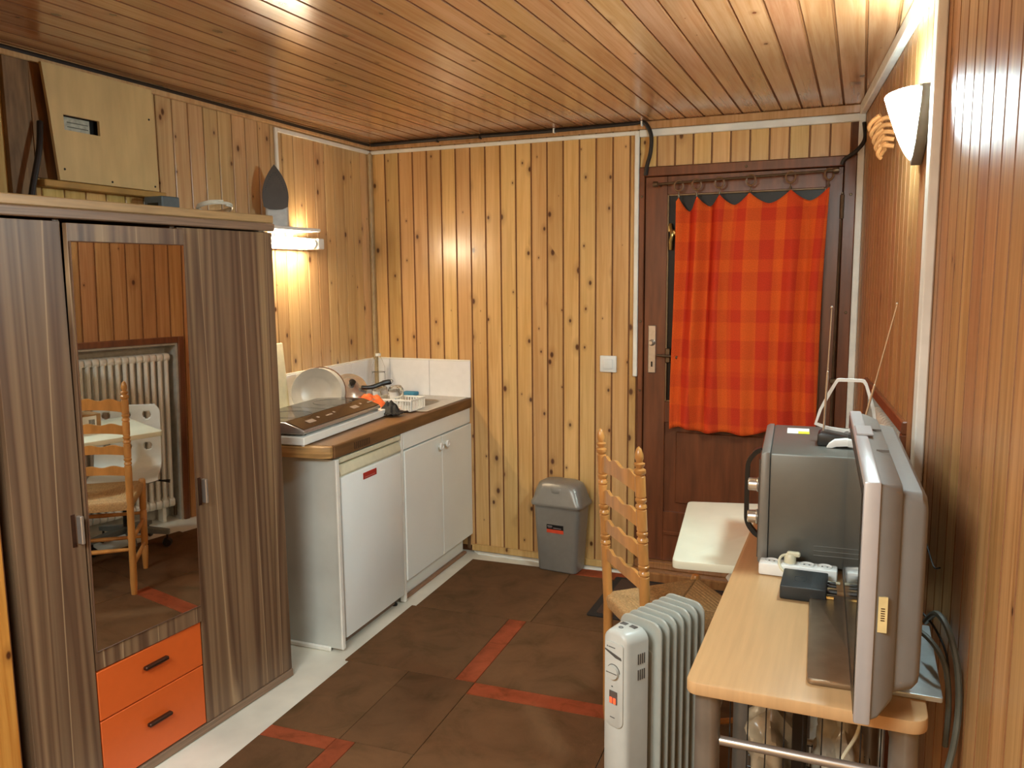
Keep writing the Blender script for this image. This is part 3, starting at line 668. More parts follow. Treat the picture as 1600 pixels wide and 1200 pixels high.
for yy in (.10, .46):
    for dx, dy, wx, wy in ((0, 0, .022, .055), (-.004, .09, .010, .016), (.004, .15, .008, .05), (-.004, .22, .010, .014)):
        xa = x1-.052+dx; sl = (.8865-.9125)/.077; z = .9125+sl*(xa-(x1-.083))+.0028
        prism(bm, [(xa, z), (xa+wx, z+sl*wx), (xa+wx, z+sl*wx+.0006), (xa, z+.0006)], 'y', yy+dy, yy+dy+wy)
part('control_symbols', bm, plain('symbol_grey', rgb(150, 134, 122), .4), hb, kind='stuff')
for yy in (.17, .50): part('zone_ring', tube(NB(), [(x0+.14+.085*math.cos(a), yy+.085*math.sin(a), .9170) for a in [2*PI*k/32 for k in range(32)]], .0006, 4, True), plain('ring_grey', rgb(120, 115, 110), .5), hb)
for (a, b) in ((x0+.03, .05), (x1-.03, .05), (x0+.03, .66), (x1-.03, .66)): part('foot', lathe(NB(), [(0, 0), (.012, 0), (.012, .008), (0, .008)], 10, Matrix.Translation((a, b, .861))), RUBBER, hb)
hb.location.z += .0095
# cutting board behind the wardrobe edge
bm = NB(); box(bm, -.006, .006, -.075, .075, 0, .345, .006, 3)
o = solo('cutting_board', bm, CREAM, 'white plastic cutting board standing against the left wall beside the wardrobe', 'cutting board', (0, 0, 0)); o.location = K.w((.045, -.925, .8385)); o.rotation_euler = (0, -.08, K.a)
bm = NB(); tube(bm, [(.01+.0*k, -.062, .31+.012*math.sin(k*PI/4)) for k in range(2)], .004, 6)
# plate, pan, lid
def disc_thing(name, label, cat, loc, prof, tilt, yaw, mat, n=40, pname='dish'):
    t = thing(name, label, cat, loc)
    bm = NB(); lathe(bm, prof, n, Matrix.Translation(loc) @ Matrix.Rotation(yaw, 4, 'Z') @ Matrix.Rotation(tilt, 4, 'Y'))
    part(pname, bm, mat, t); return t
PC = Vector((.172, -.785, .838+.1125))
dirp = Vector((.66, -.72, .22)).normalized()
def orient(c, d): 
    q = d.to_track_quat('Z', 'Y'); return Matrix.Translation(c) @ q.to_matrix().to_4x4()
t = thing('dinner_plate', 'large white plate standing on edge behind the hob', 'plate', (PC.x, PC.y, .838))
bm = NB(); lathe(bm, [(0, 0), (.066, 0), (.072, .003), (.108, .016), (.112, .018), (.113, .016), (.109, .012), (.072, -.004), (.06, -.006), (0, -.006)], 48, orient(PC, dirp)); part('dish', bm, PANI, t)
PC2 = PC + Vector((.006, .030, .0))
t = thing('frying_pan_lid', 'brown-rimmed round lid standing behind the large white plate', 'lid', (PC2.x, PC2.y, .838))
bm = NB(); lathe(bm, [(0, .004), (.06, .002), (.108, 0), (.112, -.003), (.108, -.006), (.06, -.004), (0, -.002)], 40, orient(PC2+Vector((0, 0, .004)), dirp)); part('disc', bm, PANI, t)
bm = NB(); tube(bm, [orient(PC2+Vector((0, 0, .004)), dirp) @ Vector((.111*math.cos(a), .111*math.sin(a), -.003)) for a in [2*PI*k/40 for k in range(40)]], .0035, 6, True); part('rim', bm, plain('brown_rim', rgb(120, 84, 58), .5), t)
# drying basket
bk = thing('dish_drainer', 'small white plastic slotted dish basket at the edge of the sink', 'basket', (.36, -.47, .842), K)
bx0, bx1, by0, by1, bz0, bz1 = .255, .50, -.545, -.405, .842, .897
bm = NB(); box(bm, bx0, bx1, by0, by1, bz0, bz0+.004)
part('base', bm, WPLAST, bk)
bm = NB()
for (a, b, c, d) in ((bx0-.004, bx1+.004, by0-.004, by0+.003), (bx0-.004, bx1+.004, by1-.003, by1+.004), (bx0-.004, bx0+.003, by0+.003, by1-.003), (bx1-.003, bx1+.004, by0+.003, by1-.003)): box(bm, a, b, c, d, bz1-.008, bz1, .001)
part('rim', bm, WPLAST, bk)
bm = NB(); n = 10
for k in range(n+1):
    yy = by0+(by1-by0)*k/n
    box(bm, bx1-.003, bx1, yy-.003, yy+.003, bz0+.004, bz1-.008); box(bm, bx0, bx0+.003, yy-.003, yy+.003, bz0+.004, bz1-.008)
for k in range(18):
    xx = bx0+(bx1-bx0)*k/17
    box(bm, xx-.003, xx+.003, by0, by0+.003, bz0+.004, bz1-.008); box(bm, xx-.003, xx+.003, by1-.003, by1, bz0+.004, bz1-.008)
part('slotted_sides', bm, WPLAST, bk)
for i, (gx, gy, lb) in enumerate(((.30, -.468, 'upturned clear drinking glass in the dish basket, the one nearer the saucepan'), (.388, -.468, 'upturned clear drinking glass in the dish basket, the one nearer the sink bowl'))):
    t = thing('drinking_glass', lb, 'glass', (gx, gy, .862), K, 'drinking glasses in the dish basket', 0)
    bm = NB(); open_lathe(bm, [(.030, 0), (.036, .05), (.037, .075), (.030, .088), (0, .09), (0, .084), (.027, .082), (.034, .073), (.033, .05), (.028, 0), (.030, 0)], 24, Matrix.Translation((gx, gy, .862)) @ Matrix.Rotation(.22, 4, 'X')); part('glass_body', bm, TUMB, t)
# saucepan tipped on dishes
t = thing('saucepan', 'stainless steel saucepan with a black handle drying on its side', 'saucepan', (.17, -.66, .842), K)
Mx = Matrix.Translation((.190, -.575, .935)) @ Vector((.50, -.45, .62)).normalized().to_track_quat('Z', 'Y').to_matrix().to_4x4()
bm = NB(); open_lathe(bm, [(.0, -.055), (.068, -.055), (.074, -.048), (.075, .02), (.079, .024), (.079, .021), (.076, .018), (.07, -.045), (0, -.05)], 36, Mx); POTM = plain('polished_steel', rgb(216, 210, 202), .16, metal=.8, noise=.02); part('pot', bm, POTM, t)
bm = NB(); lathe(bm, [(.080, .024), (.078, .030), (.05, .044), (.02, .050), (0, .050)], 36, Mx); part('lid', bm, POTM, t)
bm = NB(); lathe(bm, [(.007, .048), (.007, .058), (.016, .062), (.016, .070), (0, .072)], 16, Mx); part('lid_knob', bm, BLACKP, t)
hs = Vector((.262, -.585, .953)); he = Vector((.355, -.475, .970))
bm = NB(); tube(bm, smoothpts([hs, hs.lerp(he, .35)+Vector((0, 0, -.008)), hs.lerp(he, .75), he]), [.010]*6+[.011]*6+[.013]*6+[.011], 10); part('handle', bm, BLACKP, t)
bm = NB(); tube(bm, [he+Vector((.0, .0, 0))+Vector((.012*math.cos(a), .008*math.sin(a), .010*math.sin(a))) for a in [2*PI*k/14 for k in range(14)]], .0025, 6, True); part('hanging_loop', bm, BLACKP, t)
# cloths
def cloth(cx, cy, z, wx, wy, h, seed, n=26, yaw=0):
    random.seed(seed); bm = NB(); V = []
    ph = [random.random()*6 for _ in range(8)]
    for i in range(n+1):
        r = []
        for j in range(n+1):
            s, t = i/n*2-1, j/n*2-1
            e = max(0, 1-(s*s+t*t)**.5)
            zz = z + h*(e*e*(3-2*e))*(1+.3*math.sin(5*s+ph[0])*math.cos(4*t+ph[1])) + .012*abs(math.sin(8*s+ph[2]+3*t))*(.4+.6*e)+.007*abs(math.sin(13*t+ph[5]-5*s)) + .001
            rr = 1+.12*math.sin(6*math.atan2(t, s)+ph[3])
            x, y = s*wx*rr, t*wy*rr
            r.append(bm.verts.new((cx+x*math.cos(yaw)-y*math.sin(yaw), cy+x*math.sin(yaw)+y*math.cos(yaw), zz)))
        V.append(r)
    for i in range(n):
        for j in range(n): bm.faces.new((V[i][j], V[i+1][j], V[i+1][j+1], V[i][j+1]))
    return bm
o = solo('orange_cloth', cloth(.325, -.605, .843, .105, .055, .088, 3), ORCL, 'crumpled orange kitchen cloth between the saucepan and the dish basket', 'cloth', (.335, -.605, .843), K, smooth=60); m_ = o.modifiers.new('s', 'SOLIDIFY'); m_.thickness = .002
o = solo('black_cloth', cloth(.440, -.635, .843, .060, .050, .050, 21), RUBBER, 'crumpled black cloth on the right end of the hob', 'cloth', (.435, -.640, .843), K, smooth=60); m_ = o.modifiers.new('s', 'SOLIDIFY'); m_.thickness = .002
# bottle
t = thing('plastic_bottle', 'clear plastic bottle in the corner behind the sink', 'bottle', (.085, -.12, .842), K)
bm = NB(); open_lathe(bm, [(0, .002), (.03, .0), (.035, .008), (.035, .12), (.033, .125), (.035, .13), (.034, .155), (.022, .19), (.013, .208), (.013, .225), (.0122, .225), (.0122, .208), (.021, .19), (.033, .155), (.034, .12), (.034, .01), (0, .004)], 24, Matrix.Translation((.085, -.12, .842))); part('bottle_body', bm, CLEAR, t)
bm = NB(); tube(bm, [(.085+.0356*math.cos(a), -.12+.0356*math.sin(a), .842+.128) for a in [2*PI*k/24 for k in range(24)]], .0012, 5, True); part('waist_ring', bm, plain('dark_ring', rgb(70, 66, 60), .4), t)
bm = NB(); lathe(bm, [(.0132, .212), (.0145, .212), (.0145, .226), (0, .2265)], 16, Matrix.Translation((.085, -.12, .842))); part('cap', bm, WPLAST, t)
bm = NB(); box(bm, .10, .18, -.105, -.045, .8412, .862, .006, 2); 
solo('sponge_cloth', bm, SKYB, 'folded blue sponge cloth at the back of the sink against the tiles', 'cloth', (.20, -.07, .8415), K)
BPY = bpy.data.objects['sponge_cloth']; BPY.location = K.w((.30, -.06, .8412))

# ---------------------------------------------------------------- lamp and iron on left wall
kl = thing('wall_lamp', 'white strip lamp lit warm on the left wall above the worktop', 'lamp', (.03, -.78, 1.60), K)
part('back_rail', box(NB(), .001, .028, -1.10, -.575, 1.600, 1.655, .003), WPAINT, kl)
part('end_cap', box(NB(), .029, .080, -.625, -.575, 1.602, 1.652, .004), WPLAST, kl)
part('end_cap', box(NB(), .029, .080, -1.10, -1.04, 1.602, 1.652, .004), WPLAST, kl)
part('tube', tube(NB(), [(.056, -1.038, 1.627), (.056, -.645, 1.627)], .021, 16), E_TUBE, kl)
part('tube_collar', tube(NB(), [(.056, -.645, 1.627), (.056, -.626, 1.627)], .021, 16), WPLAST, kl)
part('shelf', box(NB(), .001, .150, -1.12, -.705, 1.676, 1.690, .003), WPLAST, kl)
part('shelf_bracket', box(NB(), .001, .02, -1.0, -.99, 1.655, 1.676), WPLAST, kl)
part('shelf_bracket', box(NB(), .001, .02, -.75, -.74, 1.655, 1.676), WPLAST, kl)
# iron: upright on its heel
IB = K.w((.100, -.955, 1.6905)); t = thing('steam_iron', 'clothes iron standing upright on the shelf of the lit strip lamp', 'iron', tuple(IB))
Rz = Matrix.Translation(IB) @ Matrix.Rotation(math.radians(-58), 4, 'Z')   # local +X = sole faces the room
def arch(w_, h0, h1, n=14):
    L_ = [(-w_*.92, h0+.012), (-w_*.5, h0+.002), (0, h0), (w_*.5, h0+.002), (w_*.92, h0+.012)]
    for k in range(n+1):
        a = k/n; L_.append((w_*(1-a**2.1)*(1 if a < 1 else 0), h0+.05+(h1-h0-.05)*a))
    for k in range(n-1, -1, -1):
        a = k/n; L_.append((-w_*(1-a**2.1), h0+.05+(h1-h0-.05)*a))
    return L_
sol = arch(.054, .068, .255)
def put(bm, loops):
    t_ = bmesh.new(); R_ = [[t_.verts.new(p) for p in l] for l in loops]; n_ = len(R_[0])
    for A, B in zip(R_, R_[1:]):
        for k in range(n_): t_.faces.new((A[k], A[(k+1) % n_], B[(k+1) % n_], B[k]))
    t_.faces.new(R_[0][::-1]); t_.faces.new(R_[-1]); merge(bm, t_, Rz); return bm
part('soleplate', put(NB(), [[(.020, y, z) for y, z in sol], [(.028, y, z) for y, z in sol]]), IRONS, t)
bm = NB(); t_ = bmesh.new()
for k in range(9):
    a = k/8; z = .15+a*.07; wd = .034*(1-a**1.6)+.004
    for s in (-1, 1): box(t_, .028, .0286, s*wd-.0025, s*wd+.0025, z-.0025, z+.0025)
merge(bm, t_, Rz); part('steam_holes', bm, BLACKP, t)
sc = lambda f, o_=0: [(y*f, .16+(z-.16)*f+o_) for y, z in sol]
part('shell', put(NB(), [[(.020, y, z) for y, z in sc(.97)], [(-.01, y, z) for y, z in sc(.95)], [(-.035, y, z) for y, z in sc(.75, -.01)], [(-.045, y, z) for y, z in sc(.5, -.02)]]), WPLAST, t)
bm = NB(); t_ = bmesh.new(); prism(t_, rrect(-.05, .018, -.046, .046, .014), 'z', 0, .085, .004); merge(bm, t_, Rz); part('heel', bm, plain('heel_grey', rgb(206, 208, 206), .35), t)
bm = NB(); t_ = bmesh.new(); tube(t_, smoothpts([(-.035, 0, .03), (-.07, 0, .05), (-.082, 0, .11), (-.07, 0, .17), (-.035, 0, .195)]), .012, 10); merge(bm, t_, Rz); part('handle', bm, WPLAST, t)
# ---------------------------------------------------------------- top of left wall: timbers, plywood panel
t = thing('plywood_cover', 'pale plywood panel screwed high on the left wall with a small cut-out window', 'panel', (.06, -1.75, 1.80), K)
Z0, Z1 = 1.785, 2.134
bm = NB()
Pq = [(-1.515, Z1), (-1.515, Z0+.0), (-1.915, Z0-.005), (-1.97, Z1)]
# frame of four pieces round the window y -1.905..-1.775, z 1.955..2.02
wy0, wy1, wz0, wz1 = -1.955, -1.817, 1.942, 1.989
prism(bm, [(-1.579, Z1), (-1.577, wz1), (-2.004, wz1), (-2.021, Z1)], 'x', .045, .055)
prism(bm, [(-1.575, wz0), (-1.572, Z0), (-1.985, Z0), (-2.0, wz0)], 'x', .045, .055)
prism(bm, [(-1.577, wz1), (-1.575, wz0), (wy1, wz0), (wy1, wz1)], 'x', .045, .055)
prism(bm, [(wy0, wz1), (wy0, wz0), (-2.0, wz0), (-2.004, wz1)], 'x', .045, .055)
part('board', bm, PLY, t)
for (a, b) in ((-1.60, 2.03), (-1.59, 1.80), (-1.78, 1.798), (-1.965, 1.82)): part('screw', lathe(NB(), [(0, 0), (.004, 0), (.003, .002), (0, .002)], 8, Matrix.Translation((.055, a, b)) @ Matrix.Rotation(PI/2, 4, 'Y')), BLACKP, t)
t2_ = thing('fuse_box', 'grey fuse panel with a red switch seen through the plywood cut-out', 'fuse box', (.02, -1.885, 1.91), K)
part('case', box(NB(), .002, .030, -1.97, -1.80, 1.925, 2.005, .002), BLACKP, t2_)
part('breaker_cover', box(NB(), .030, .034, -1.953, -1.838, 1.944, 1.987, .001), plain('fuse_grey', rgb(176, 176, 160), .5, noise=.12, scale=60), t2_)
part('red_switch', box(NB(), .034, .036, -1.949, -1.937, 1.948, 1.966, .001), REDO, t2_)
part('white_switch', box(NB(), .034, .036, -1.949, -1.938, 1.970, 1.982, .001), WPLAST, t2_)
bm = NB()
for k in range(2): box(bm, .034, .035, -1.925, -1.845, 1.956+k*.014, 1.9585+k*.014)
part('label_strip', bm, plain('label_dark', rgb(96, 96, 84), .6), t2_)
bm = NB(); prism(bm, [(-2.122, 2.135), (-2.034, 2.135), (-2.040, 1.6895), (-2.122, 1.6895)], 'x', .0005, .018, .003)
solo('timber_post', bm, plain('old_timber', rgb(128, 98, 68), .75, noise=.18, scale=10, stretch=(5, 5, .8), bump=.4), 'old dark squared timber post above the left end of the wardrobe', 'post', (.02, -2.10, 1.6895), K)
bm = NB(); prism(bm, [(-2.030, 2.135), (-1.985, 2.135), (-1.945, 1.79), (-2.030, 1.79)], 'x', .0005, .012, .002)
solo('timber_brace', bm, plain('brace_wood', rgb(140, 98, 56), .7, noise=.2, scale=9, stretch=(4, 4, .6)), 'slim brown timber brace squeezed between the post and plywood panel', 'brace', (.02, -1.97, 1.83), K)
bm = NB(); tube(bm, smoothpts([(.062, -2.105, 1.6895), (.062, -2.088, 1.76), (.060, -2.055, 1.87), (.042, -2.030, 1.955)]), .009, 10)
solo('black_hose', bm, CABLEB, 'black hose rising diagonally in front of the timber post', 'hose', (.07, -2.1, 1.6895), K)
bm = NB(); box(bm, .0015, .050, -2.035, -1.53, 1.762, 1.784, .003)
solo('timber_ledger', bm, plain('ledger', rgb(176, 134, 70), .6, noise=.1, scale=8), 'horizontal wooden batten under the plywood panel', 'batten', (.02, -1.75, 1.768), K)

# ---------------------------------------------------------------- wardrobe
wd = thing('wardrobe', 'three-door walnut laminate wardrobe with mirror and two orange drawers', 'wardrobe', (-.2, -1.95, 0), WR)
ZS = 1.633
YL, Y1, Y2, YR = -2.515, -2.319, -1.934, -1.513
bm = NB(); box(bm, -.48, -.019, YR-.018, YR, .0, ZS); box(bm, -.48, -.019, YL, YL+.018, 0, ZS); box(bm, -.48, -.465, YL+.018, YR-.018, .03, ZS); box(bm, -.465, -.019, YL+.018, YR-.018, .03, .05); box(bm, -.465, -.019, Y1-.009, Y1+.009, .05, ZS); box(bm, -.465, -.019, Y2-.009, Y2+.009, .05, ZS)
part('carcass', bm, WALNUT, wd)
part('cornice', box(NB(), -.48, .012, YL, YR+.004, ZS+.001, ZS+.027, .003), WAL_H, wd)
part('top_board', box(NB(), -.48, .006, YL, YR+.006, ZS+.028, ZS+.055, .003), WAL_T, wd)
part('plinth', box(NB(), -.018, .004, YL, YR+.002, .002, .030, .002), WAL_H, wd)
d = part('door', box(NB(), -.0175, 0, YL, Y1-.002, .032, ZS-.006, .001), WALNUT, wd)
part('handle', box(NB(), 0, .020, -2.343, -2.333, .764, .842, .002), CHROME, d)
part('handle_plate', box(NB(), .0, .0012, -2.358, -2.346, .758, .848), BRONZE, d)
d = part('door', box(NB(), -.0175, 0, Y2+.002, YR, .032, ZS-.004, .001), WALNUT, wd)
part('handle', box(NB(), 0, .020, -1.898, -1.888, .764, .842, .002), CHROME, d)
part('handle_plate', box(NB(), .0, .0012, -1.912, -1.900, .758, .848), BRONZE, d)
# middle door: slightly ajar, leaning like the photographed reflection
PMW = Vector((.518, -2.13, 1.0)); an, bn = -.0756, -.0177
nrm = Vector((math.cos(an)*math.cos(bn), math.sin(an)*math.cos(bn), math.sin(bn)))
mb = Frame(.6059, 0, -.0412)
cen = Vector((0, (Y1+Y2)/2, 1.008)); mw_, mh_ = (Y2-Y1)/2-.008, .567
bm = NB()
# mirror pane built in wardrobe frame, tilted by the measured angles
dn = Matrix.Rotation(-(-.0412), 3, 'Z') @ nrm
ty = Vector((0, 1, 0)); ty = (ty - dn*ty.dot(dn)).normalized(); tz = dn.cross(ty)*1
if tz.z < 0: tz = -tz
rotd = Matrix((dn, ty, tz)).transposed().to_4x4(); DC = Vector((-.0085+.0135, cen.y, 1.0035))
bm = NB(); t_ = bmesh.new(); box(t_, -.0085, .0085, -(Y2-Y1)/2+.003, (Y2-Y1)/2-.003, -.6195, .6195, .001); merge(bm, t_, Matrix.Translation(DC) @ rotd)
d = part('mirror_door', bm, WALNUT, wd)
bm = NB()
c0 = Vector((DC.x, cen.y, cen.z)) + dn*.0135
# corners of the pane
co = [c0+ty*s*mw_+tz*q*mh_ for s, q in ((-1, -1), (1, -1), (1, 1), (-1, 1))]
A = [bm.verts.new(p) for p in co]; B = [bm.verts.new(p-dn*.004) for p in co]
bm.faces.new(A); bm.faces.new(B[::-1])
for k in range(4): bm.faces.new((A[k], B[k], B[(k+1) % 4], A[(k+1) % 4]))
part('mirror', bm, MIRROR, d, smooth=None)
bm = NB()
for (a, b) in ((0, 1), (1, 2), (2, 3), (3, 0)):
    tube(bm, [co[a]-dn*.001, co[b]-dn*.001], .0018, 6)
part('mirror_edge', bm, plain('mirror_edge', rgb(96, 66, 48), .3), d)
for i, (za, zb) in enumerate(((.035, .232), (.236, .380))):
    d = part('drawer', box(NB(), -.0175, .0, Y1+.002, Y2-.002, za, zb, .0015), ORANGE, wd, 'orange drawer front')
    zc = .145 if i == 0 else .325
    part('handle', box(NB(), 0, .016, -2.165, -2.078, zc-.006, zc+.006, .003), BRONZE, d)
# things on the wardrobe
t = thing('power_adapter', 'blue-grey plastic box lying on the wardrobe top under the plywood panel', 'box', (-.385, -1.62, ZS+.056), WR)
bm = NB(); box(bm, -.44, -.35, -1.66, -1.58, ZS+.0565, ZS+.128, .004); part('case', bm, plain('bluegrey', rgb(92, 104, 108), .45), t)
part('side_vent', box(NB(), -.42, -.37, -1.6615, -1.66, ZS+.07, ZS+.105), BLACKP, t)
bm = NB(); P = [(-.38+.075*math.cos(a), -1.42+.075*math.sin(a), ZS+.063+.0*k) for k, a in enumerate([2*PI*k/28 for k in range(28)])]
bm = NB(); lp = []
for k in range(84):
    a = 2*PI*k/28; lp.append((-.30+(.05+.004*math.sin(k))*math.cos(a), -1.60+.035+.06*math.sin(a), ZS+.0620+.004*(k/28) + .026*(1+math.cos(a+.4))*.5))
tube(bm, lp, .004, 7); solo('cable_coil', bm, CABLEW, 'coil of white cable on the wardrobe top behind the cornice', 'cable', (-.30, -1.565, ZS+.056), WR)
bpy.data.objects['cable_coil'].location = WR.w((-.15, -1.62, ZS+.0565))

# ---------------------------------------------------------------- swing-lid bin
BF = Frame(1.108, -.088, -.09)
t = thing('swing_lid_bin', 'grey plastic swing-lid bin against the back wall left of the door', 'bin', (0, 0, .007), BF)
def rl(w_, d_, z, r): return [(x, y, z) for x, y in rrect(-w_, w_, -d_, d_, r, 5)]
part('bucket', loft(NB(), [rl(.098, .058, .007, .02), rl(.104, .062, .012, .022), rl(.105, .063, .035, .022), rl(.124, .074, .34, .026), rl(.124, .074, .345, .026)]), BINP, t)
part('lid', loft(NB(), [rl(.137, .083, .343, .03), rl(.139, .084, .350, .03), rl(.138, .083, .358, .03), rl(.130, .078, .375, .035), rl(.122, .072, .420, .05), rl(.108, .064, .450, .05), rl(.085, .05, .462, .045), rl(.05, .03, .466, .025)]), BINP, t, smooth=60)
bm = NB(); lathe(bm, [(0, .030), (.03, .028), (.06, .019), (.078, .006), (.082, -.004), (0, -.004)], 32, Matrix.Translation((0, -.030, .432)) @ Matrix.Rotation(.55, 4, 'X') @ Matrix.Diagonal((1.0, .62, 1.1, 1)))
part('swing_flap', bm, BINP, t, smooth=60)
def binfront(x0, x1, z0, z1, off, n_=1):
    f = lambda z: -(.063+(.074-.063)*(z-.035)/(.34-.035))-off
    t_ = bmesh.new(); P = [(x0, f(z0), z0), (x1, f(z0), z0), (x1, f(z1), z1), (x0, f(z1), z1)]
    A = [t_.verts.new(p) for p in P]; B = [t_.verts.new((p[0], p[1]+.002, p[2])) for p in P]
    t_.faces.new(A); t_.faces.new(B[::-1])
    for k in range(4): t_.faces.new((A[k], B[k], B[(k+1) % 4], A[(k+1) % 4]))
    return t_
lb = part('label_red', binfront(-.048, .042, .208, .226, .0016), REDO, t, 'orange-red sticker')
part('label_black', binfront(-.048, .042, .226, .250, .0016), BLACKP, t, 'black sticker')
bm = binfront(-.044, -.018, .240, .244, .0024); merge(bm, binfront(-.012, .03, .232, .235, .0024)); merge(bm, binfront(-.04, -.02, .234, .236, .0024)); part('label_print', bm, plain('print', rgb(150, 140, 140), .5), t)
# ---------------------------------------------------------------- door mat
t = thing('door_mat', 'dark ribbed door mat with black border in front of the door', 'mat', (1.78, -.36, .0065))
part('border', prism(NB(), rrect(1.40, 2.20, -.60, -.115, .01), 'z', .0065, .0125, .001), MATB, t)
part('ribbed_pile', prism(NB(), rrect(1.435, 2.165, -.565, -.15, .004), 'z', .0125, .0165), MATM, t)

# ---------------------------------------------------------------- ladder-back rush chair
PL_, PR_ = Vector((1.7005, -1.4055, 0)), Vector((1.8833, -1.6413, 0))
ZC = .0065
bdir = (PR_-PL_); SEP = bdir.length; bd = bdir.normalized(); fd = Vector((-bd.y, bd.x, 0))   # seat direction
CF_ang = math.atan2(bd.y, bd.x)
ch = thing('ladder_back_chair', 'turned beech ladder-back chair with woven rush seat facing the white tabletop', 'chair', tuple((PL_+PR_)/2+fd*.17+Vector((0, 0, ZC))))
cb = (PL_+PR_)/2
cb = cb + fd*.030
def lean(z): return -.030*max(0, (z-.44)/.556)
def cpt(u, v, z): return cb + bd*u + fd*v + Vector((0, 0, z))     # u along back, v forward
hs_ = SEP/2
def turned(rings, top, r=.0155):
    prof = [(0, ZC), (.012, ZC), (.0155, .06), (r, .42)]
    for zc in rings:
        prof += [(r, zc-.020), (r-.004, zc-.017), (r+.001, zc-.013), (r+.0005, zc-.005), (r-.003, zc-.002), (r-.003, zc+.002), (r+.0005, zc+.005), (r+.001, zc+.013), (r-.004, zc+.017), (r, zc+.020)]
    prof += [(r, top-.088), (r-.005, top-.084), (r+.002, top-.078), (r+.002, top-.068), (r-.006, top-.063), (r-.001, top-.056), (r+.001, top-.050), (r-.007, top-.046), (r-.003, top-.036), (r-.003, top-.024), (r-.008, top-.008), (0, top)]
    return prof
for u in (-hs_, hs_):
    P = cpt(u, 0, 0); bm = NB(); lathe(bm, turned([.63, .73, .83], .996), 18, Matrix.Translation((P.x, P.y, 0)))
    for v_ in bm.verts: v_.co += fd*lean(v_.co.z)
    _ = part('back_post', bm, TURNED, ch, smooth=50)
FO = .032; FV = .33
for u in (-hs_-FO, hs_+FO):
    P = cpt(u, FV, 0); bm = NB(); lathe(bm, [(0, ZC), (.011, ZC), (.014, .05), (.016, .12), (.012, .125), (.016, .132), (.016, .30), (.012, .305), (.016, .312), (.017, .41), (.017, .452), (.012, .462), (0, .464)], 18, Matrix.Translation((P.x, P.y, 0))); part('front_leg', bm, TURNED, ch, smooth=50)
for zc, hh in ((.880, .040), (.775, .034), (.680, .032), (.585, .032)):
    bm = NB(); n = 24; loops = []
    for k in range(n+1):
        a = k/n; s = 2*a-1; u = s*(hs_-.012)
        top = hh*(.62+.30*math.cos(s*PI/2*.9)+.14*math.cos(s*3*PI)); bot = -hh*.62+hh*.42*(1-s*s)
        v = -.014*(1-s*s)+lean(zc)
        loops.append([tuple(cpt(u, v-.005, zc+bot)), tuple(cpt(u, v+.005, zc+bot)), tuple(cpt(u, v+.005, zc+top)), tuple(cpt(u, v-.005, zc+top))])
    loft(bm, loops); part('back_slat', bm, TURNED, ch, smooth=40)
def stretcher(a, b, r=.009): return tube(NB(), [a, a.lerp(b, .5), b], [r*.8, r*1.15, r*.8], 10)
for z in (.17, .29): part('stretcher', stretcher(cpt(-hs_-FO, FV, z), cpt(hs_+FO, FV, z)), TURNED, ch)
part('stretcher', stretcher(cpt(-hs_, 0, .22), cpt(hs_, 0, .22)), TURNED, ch)
for s in (-1, 1):
    for z in (.14, .26): part('stretcher', stretcher(cpt(s*hs_, 0, z), cpt(s*(hs_+FO), FV, z)), TURNED, ch)
# rush seat: four woven triangles, cords parallel to each rail
def rush():
    bm = NB(); n = 96; V = []
    for i in range(n+1):
        r = []
        for j in range(n+1):
            s, q = i/n, j/n                       # s across, q front-back
            hw = hs_+.004+(FO)*q; u = (2*s-1)*(hw+.006); v = -.012+q*(FV+.030)
            ex = min(s, 1-s); ey = min(q, 1-q); e = min(ex, ey)
            cord = abs(math.sin(e*PI*30))
            edge = min(1, e/.06); zz = .427+.018*math.sqrt(edge)*1.0+.012*(1-min(1, e/.5))-.004 + .0028*cord - .006*(1 if abs(ex-ey) < .006 else 0)
            r.append(bm.verts.new(cpt(u, v, zz)))
        V.append(r)
    for i in range(n):
        for j in range(n): bm.faces.new((V[i][j], V[i+1][j], V[i+1][j+1], V[i][j+1]))
    # underside skirt
    edge = [V[i][0] for i in range(n+1)]+[V[n][j] for j in range(1, n+1)]+[V[i][n] for i in range(n-1, -1, -1)]+[V[0][j] for j in range(n-1, 0, -1)]
    c = cpt(0, FV/2, 0)
    low = [bm.verts.new((c.x+(v.co.x-c.x)*.97, c.y+(v.co.y-c.y)*.97, .405)) for v in edge]
    m = len(edge)
    for k in range(m): bm.faces.new((edge[k], edge[(k+1) % m], low[(k+1) % m], low[k]))
    bm.faces.new(low)
    return bm
part('rush_seat', rush(), RUSH, ch, 'woven straw-coloured rush seat', smooth=40)

# ---------------------------------------------------------------- small white marble table, box on it
t = thing('marble_top_table', 'small table with a white marble-look top beside the microwave', 'table', (2.15, -1.32, .0065))
poly = [(1.917, -1.064), (1.990, -1.680), (2.385, -1.640), (2.385, -.955)]
def roundpoly(P, r=.02, n=4):
    out = []
    for i in range(len(P)):
        a, b, c = Vector(P[i-1]), Vector(P[i]), Vector(P[(i+1) % len(P)])
        p, q = b+(a-b).normalized()*r, b+(c-b).normalized()*r
        for k in range(n+1):
            t_ = k/n; out.append(tuple((p*(1-t_)+b*t_)*(1-t_)+(b*(1-t_)+q*t_)*t_))
    return out
part('table_top', prism(NB(), roundpoly(poly), 'z', .665, .689, .003), MARBLE, t)
part('pedestal', lathe(NB(), [(.0, .03), (.03, .03), (.03, .66), (.0, .66)], 16, Matrix.Translation((2.33, -1.52, 0))), SILVERP, t)
part('base_plate', lathe(NB(), [(.0, .0065), (.09, .0065), (.09, .018), (.04, .030), (.0, .030)], 30, Matrix.Translation((2.33, -1.52, 0))), SILVERP, t)
t = thing('cardboard_box', 'small cardboard box with white barcode label, seen in the wardrobe mirror', 'box', (2.28, -1.24, .6895))
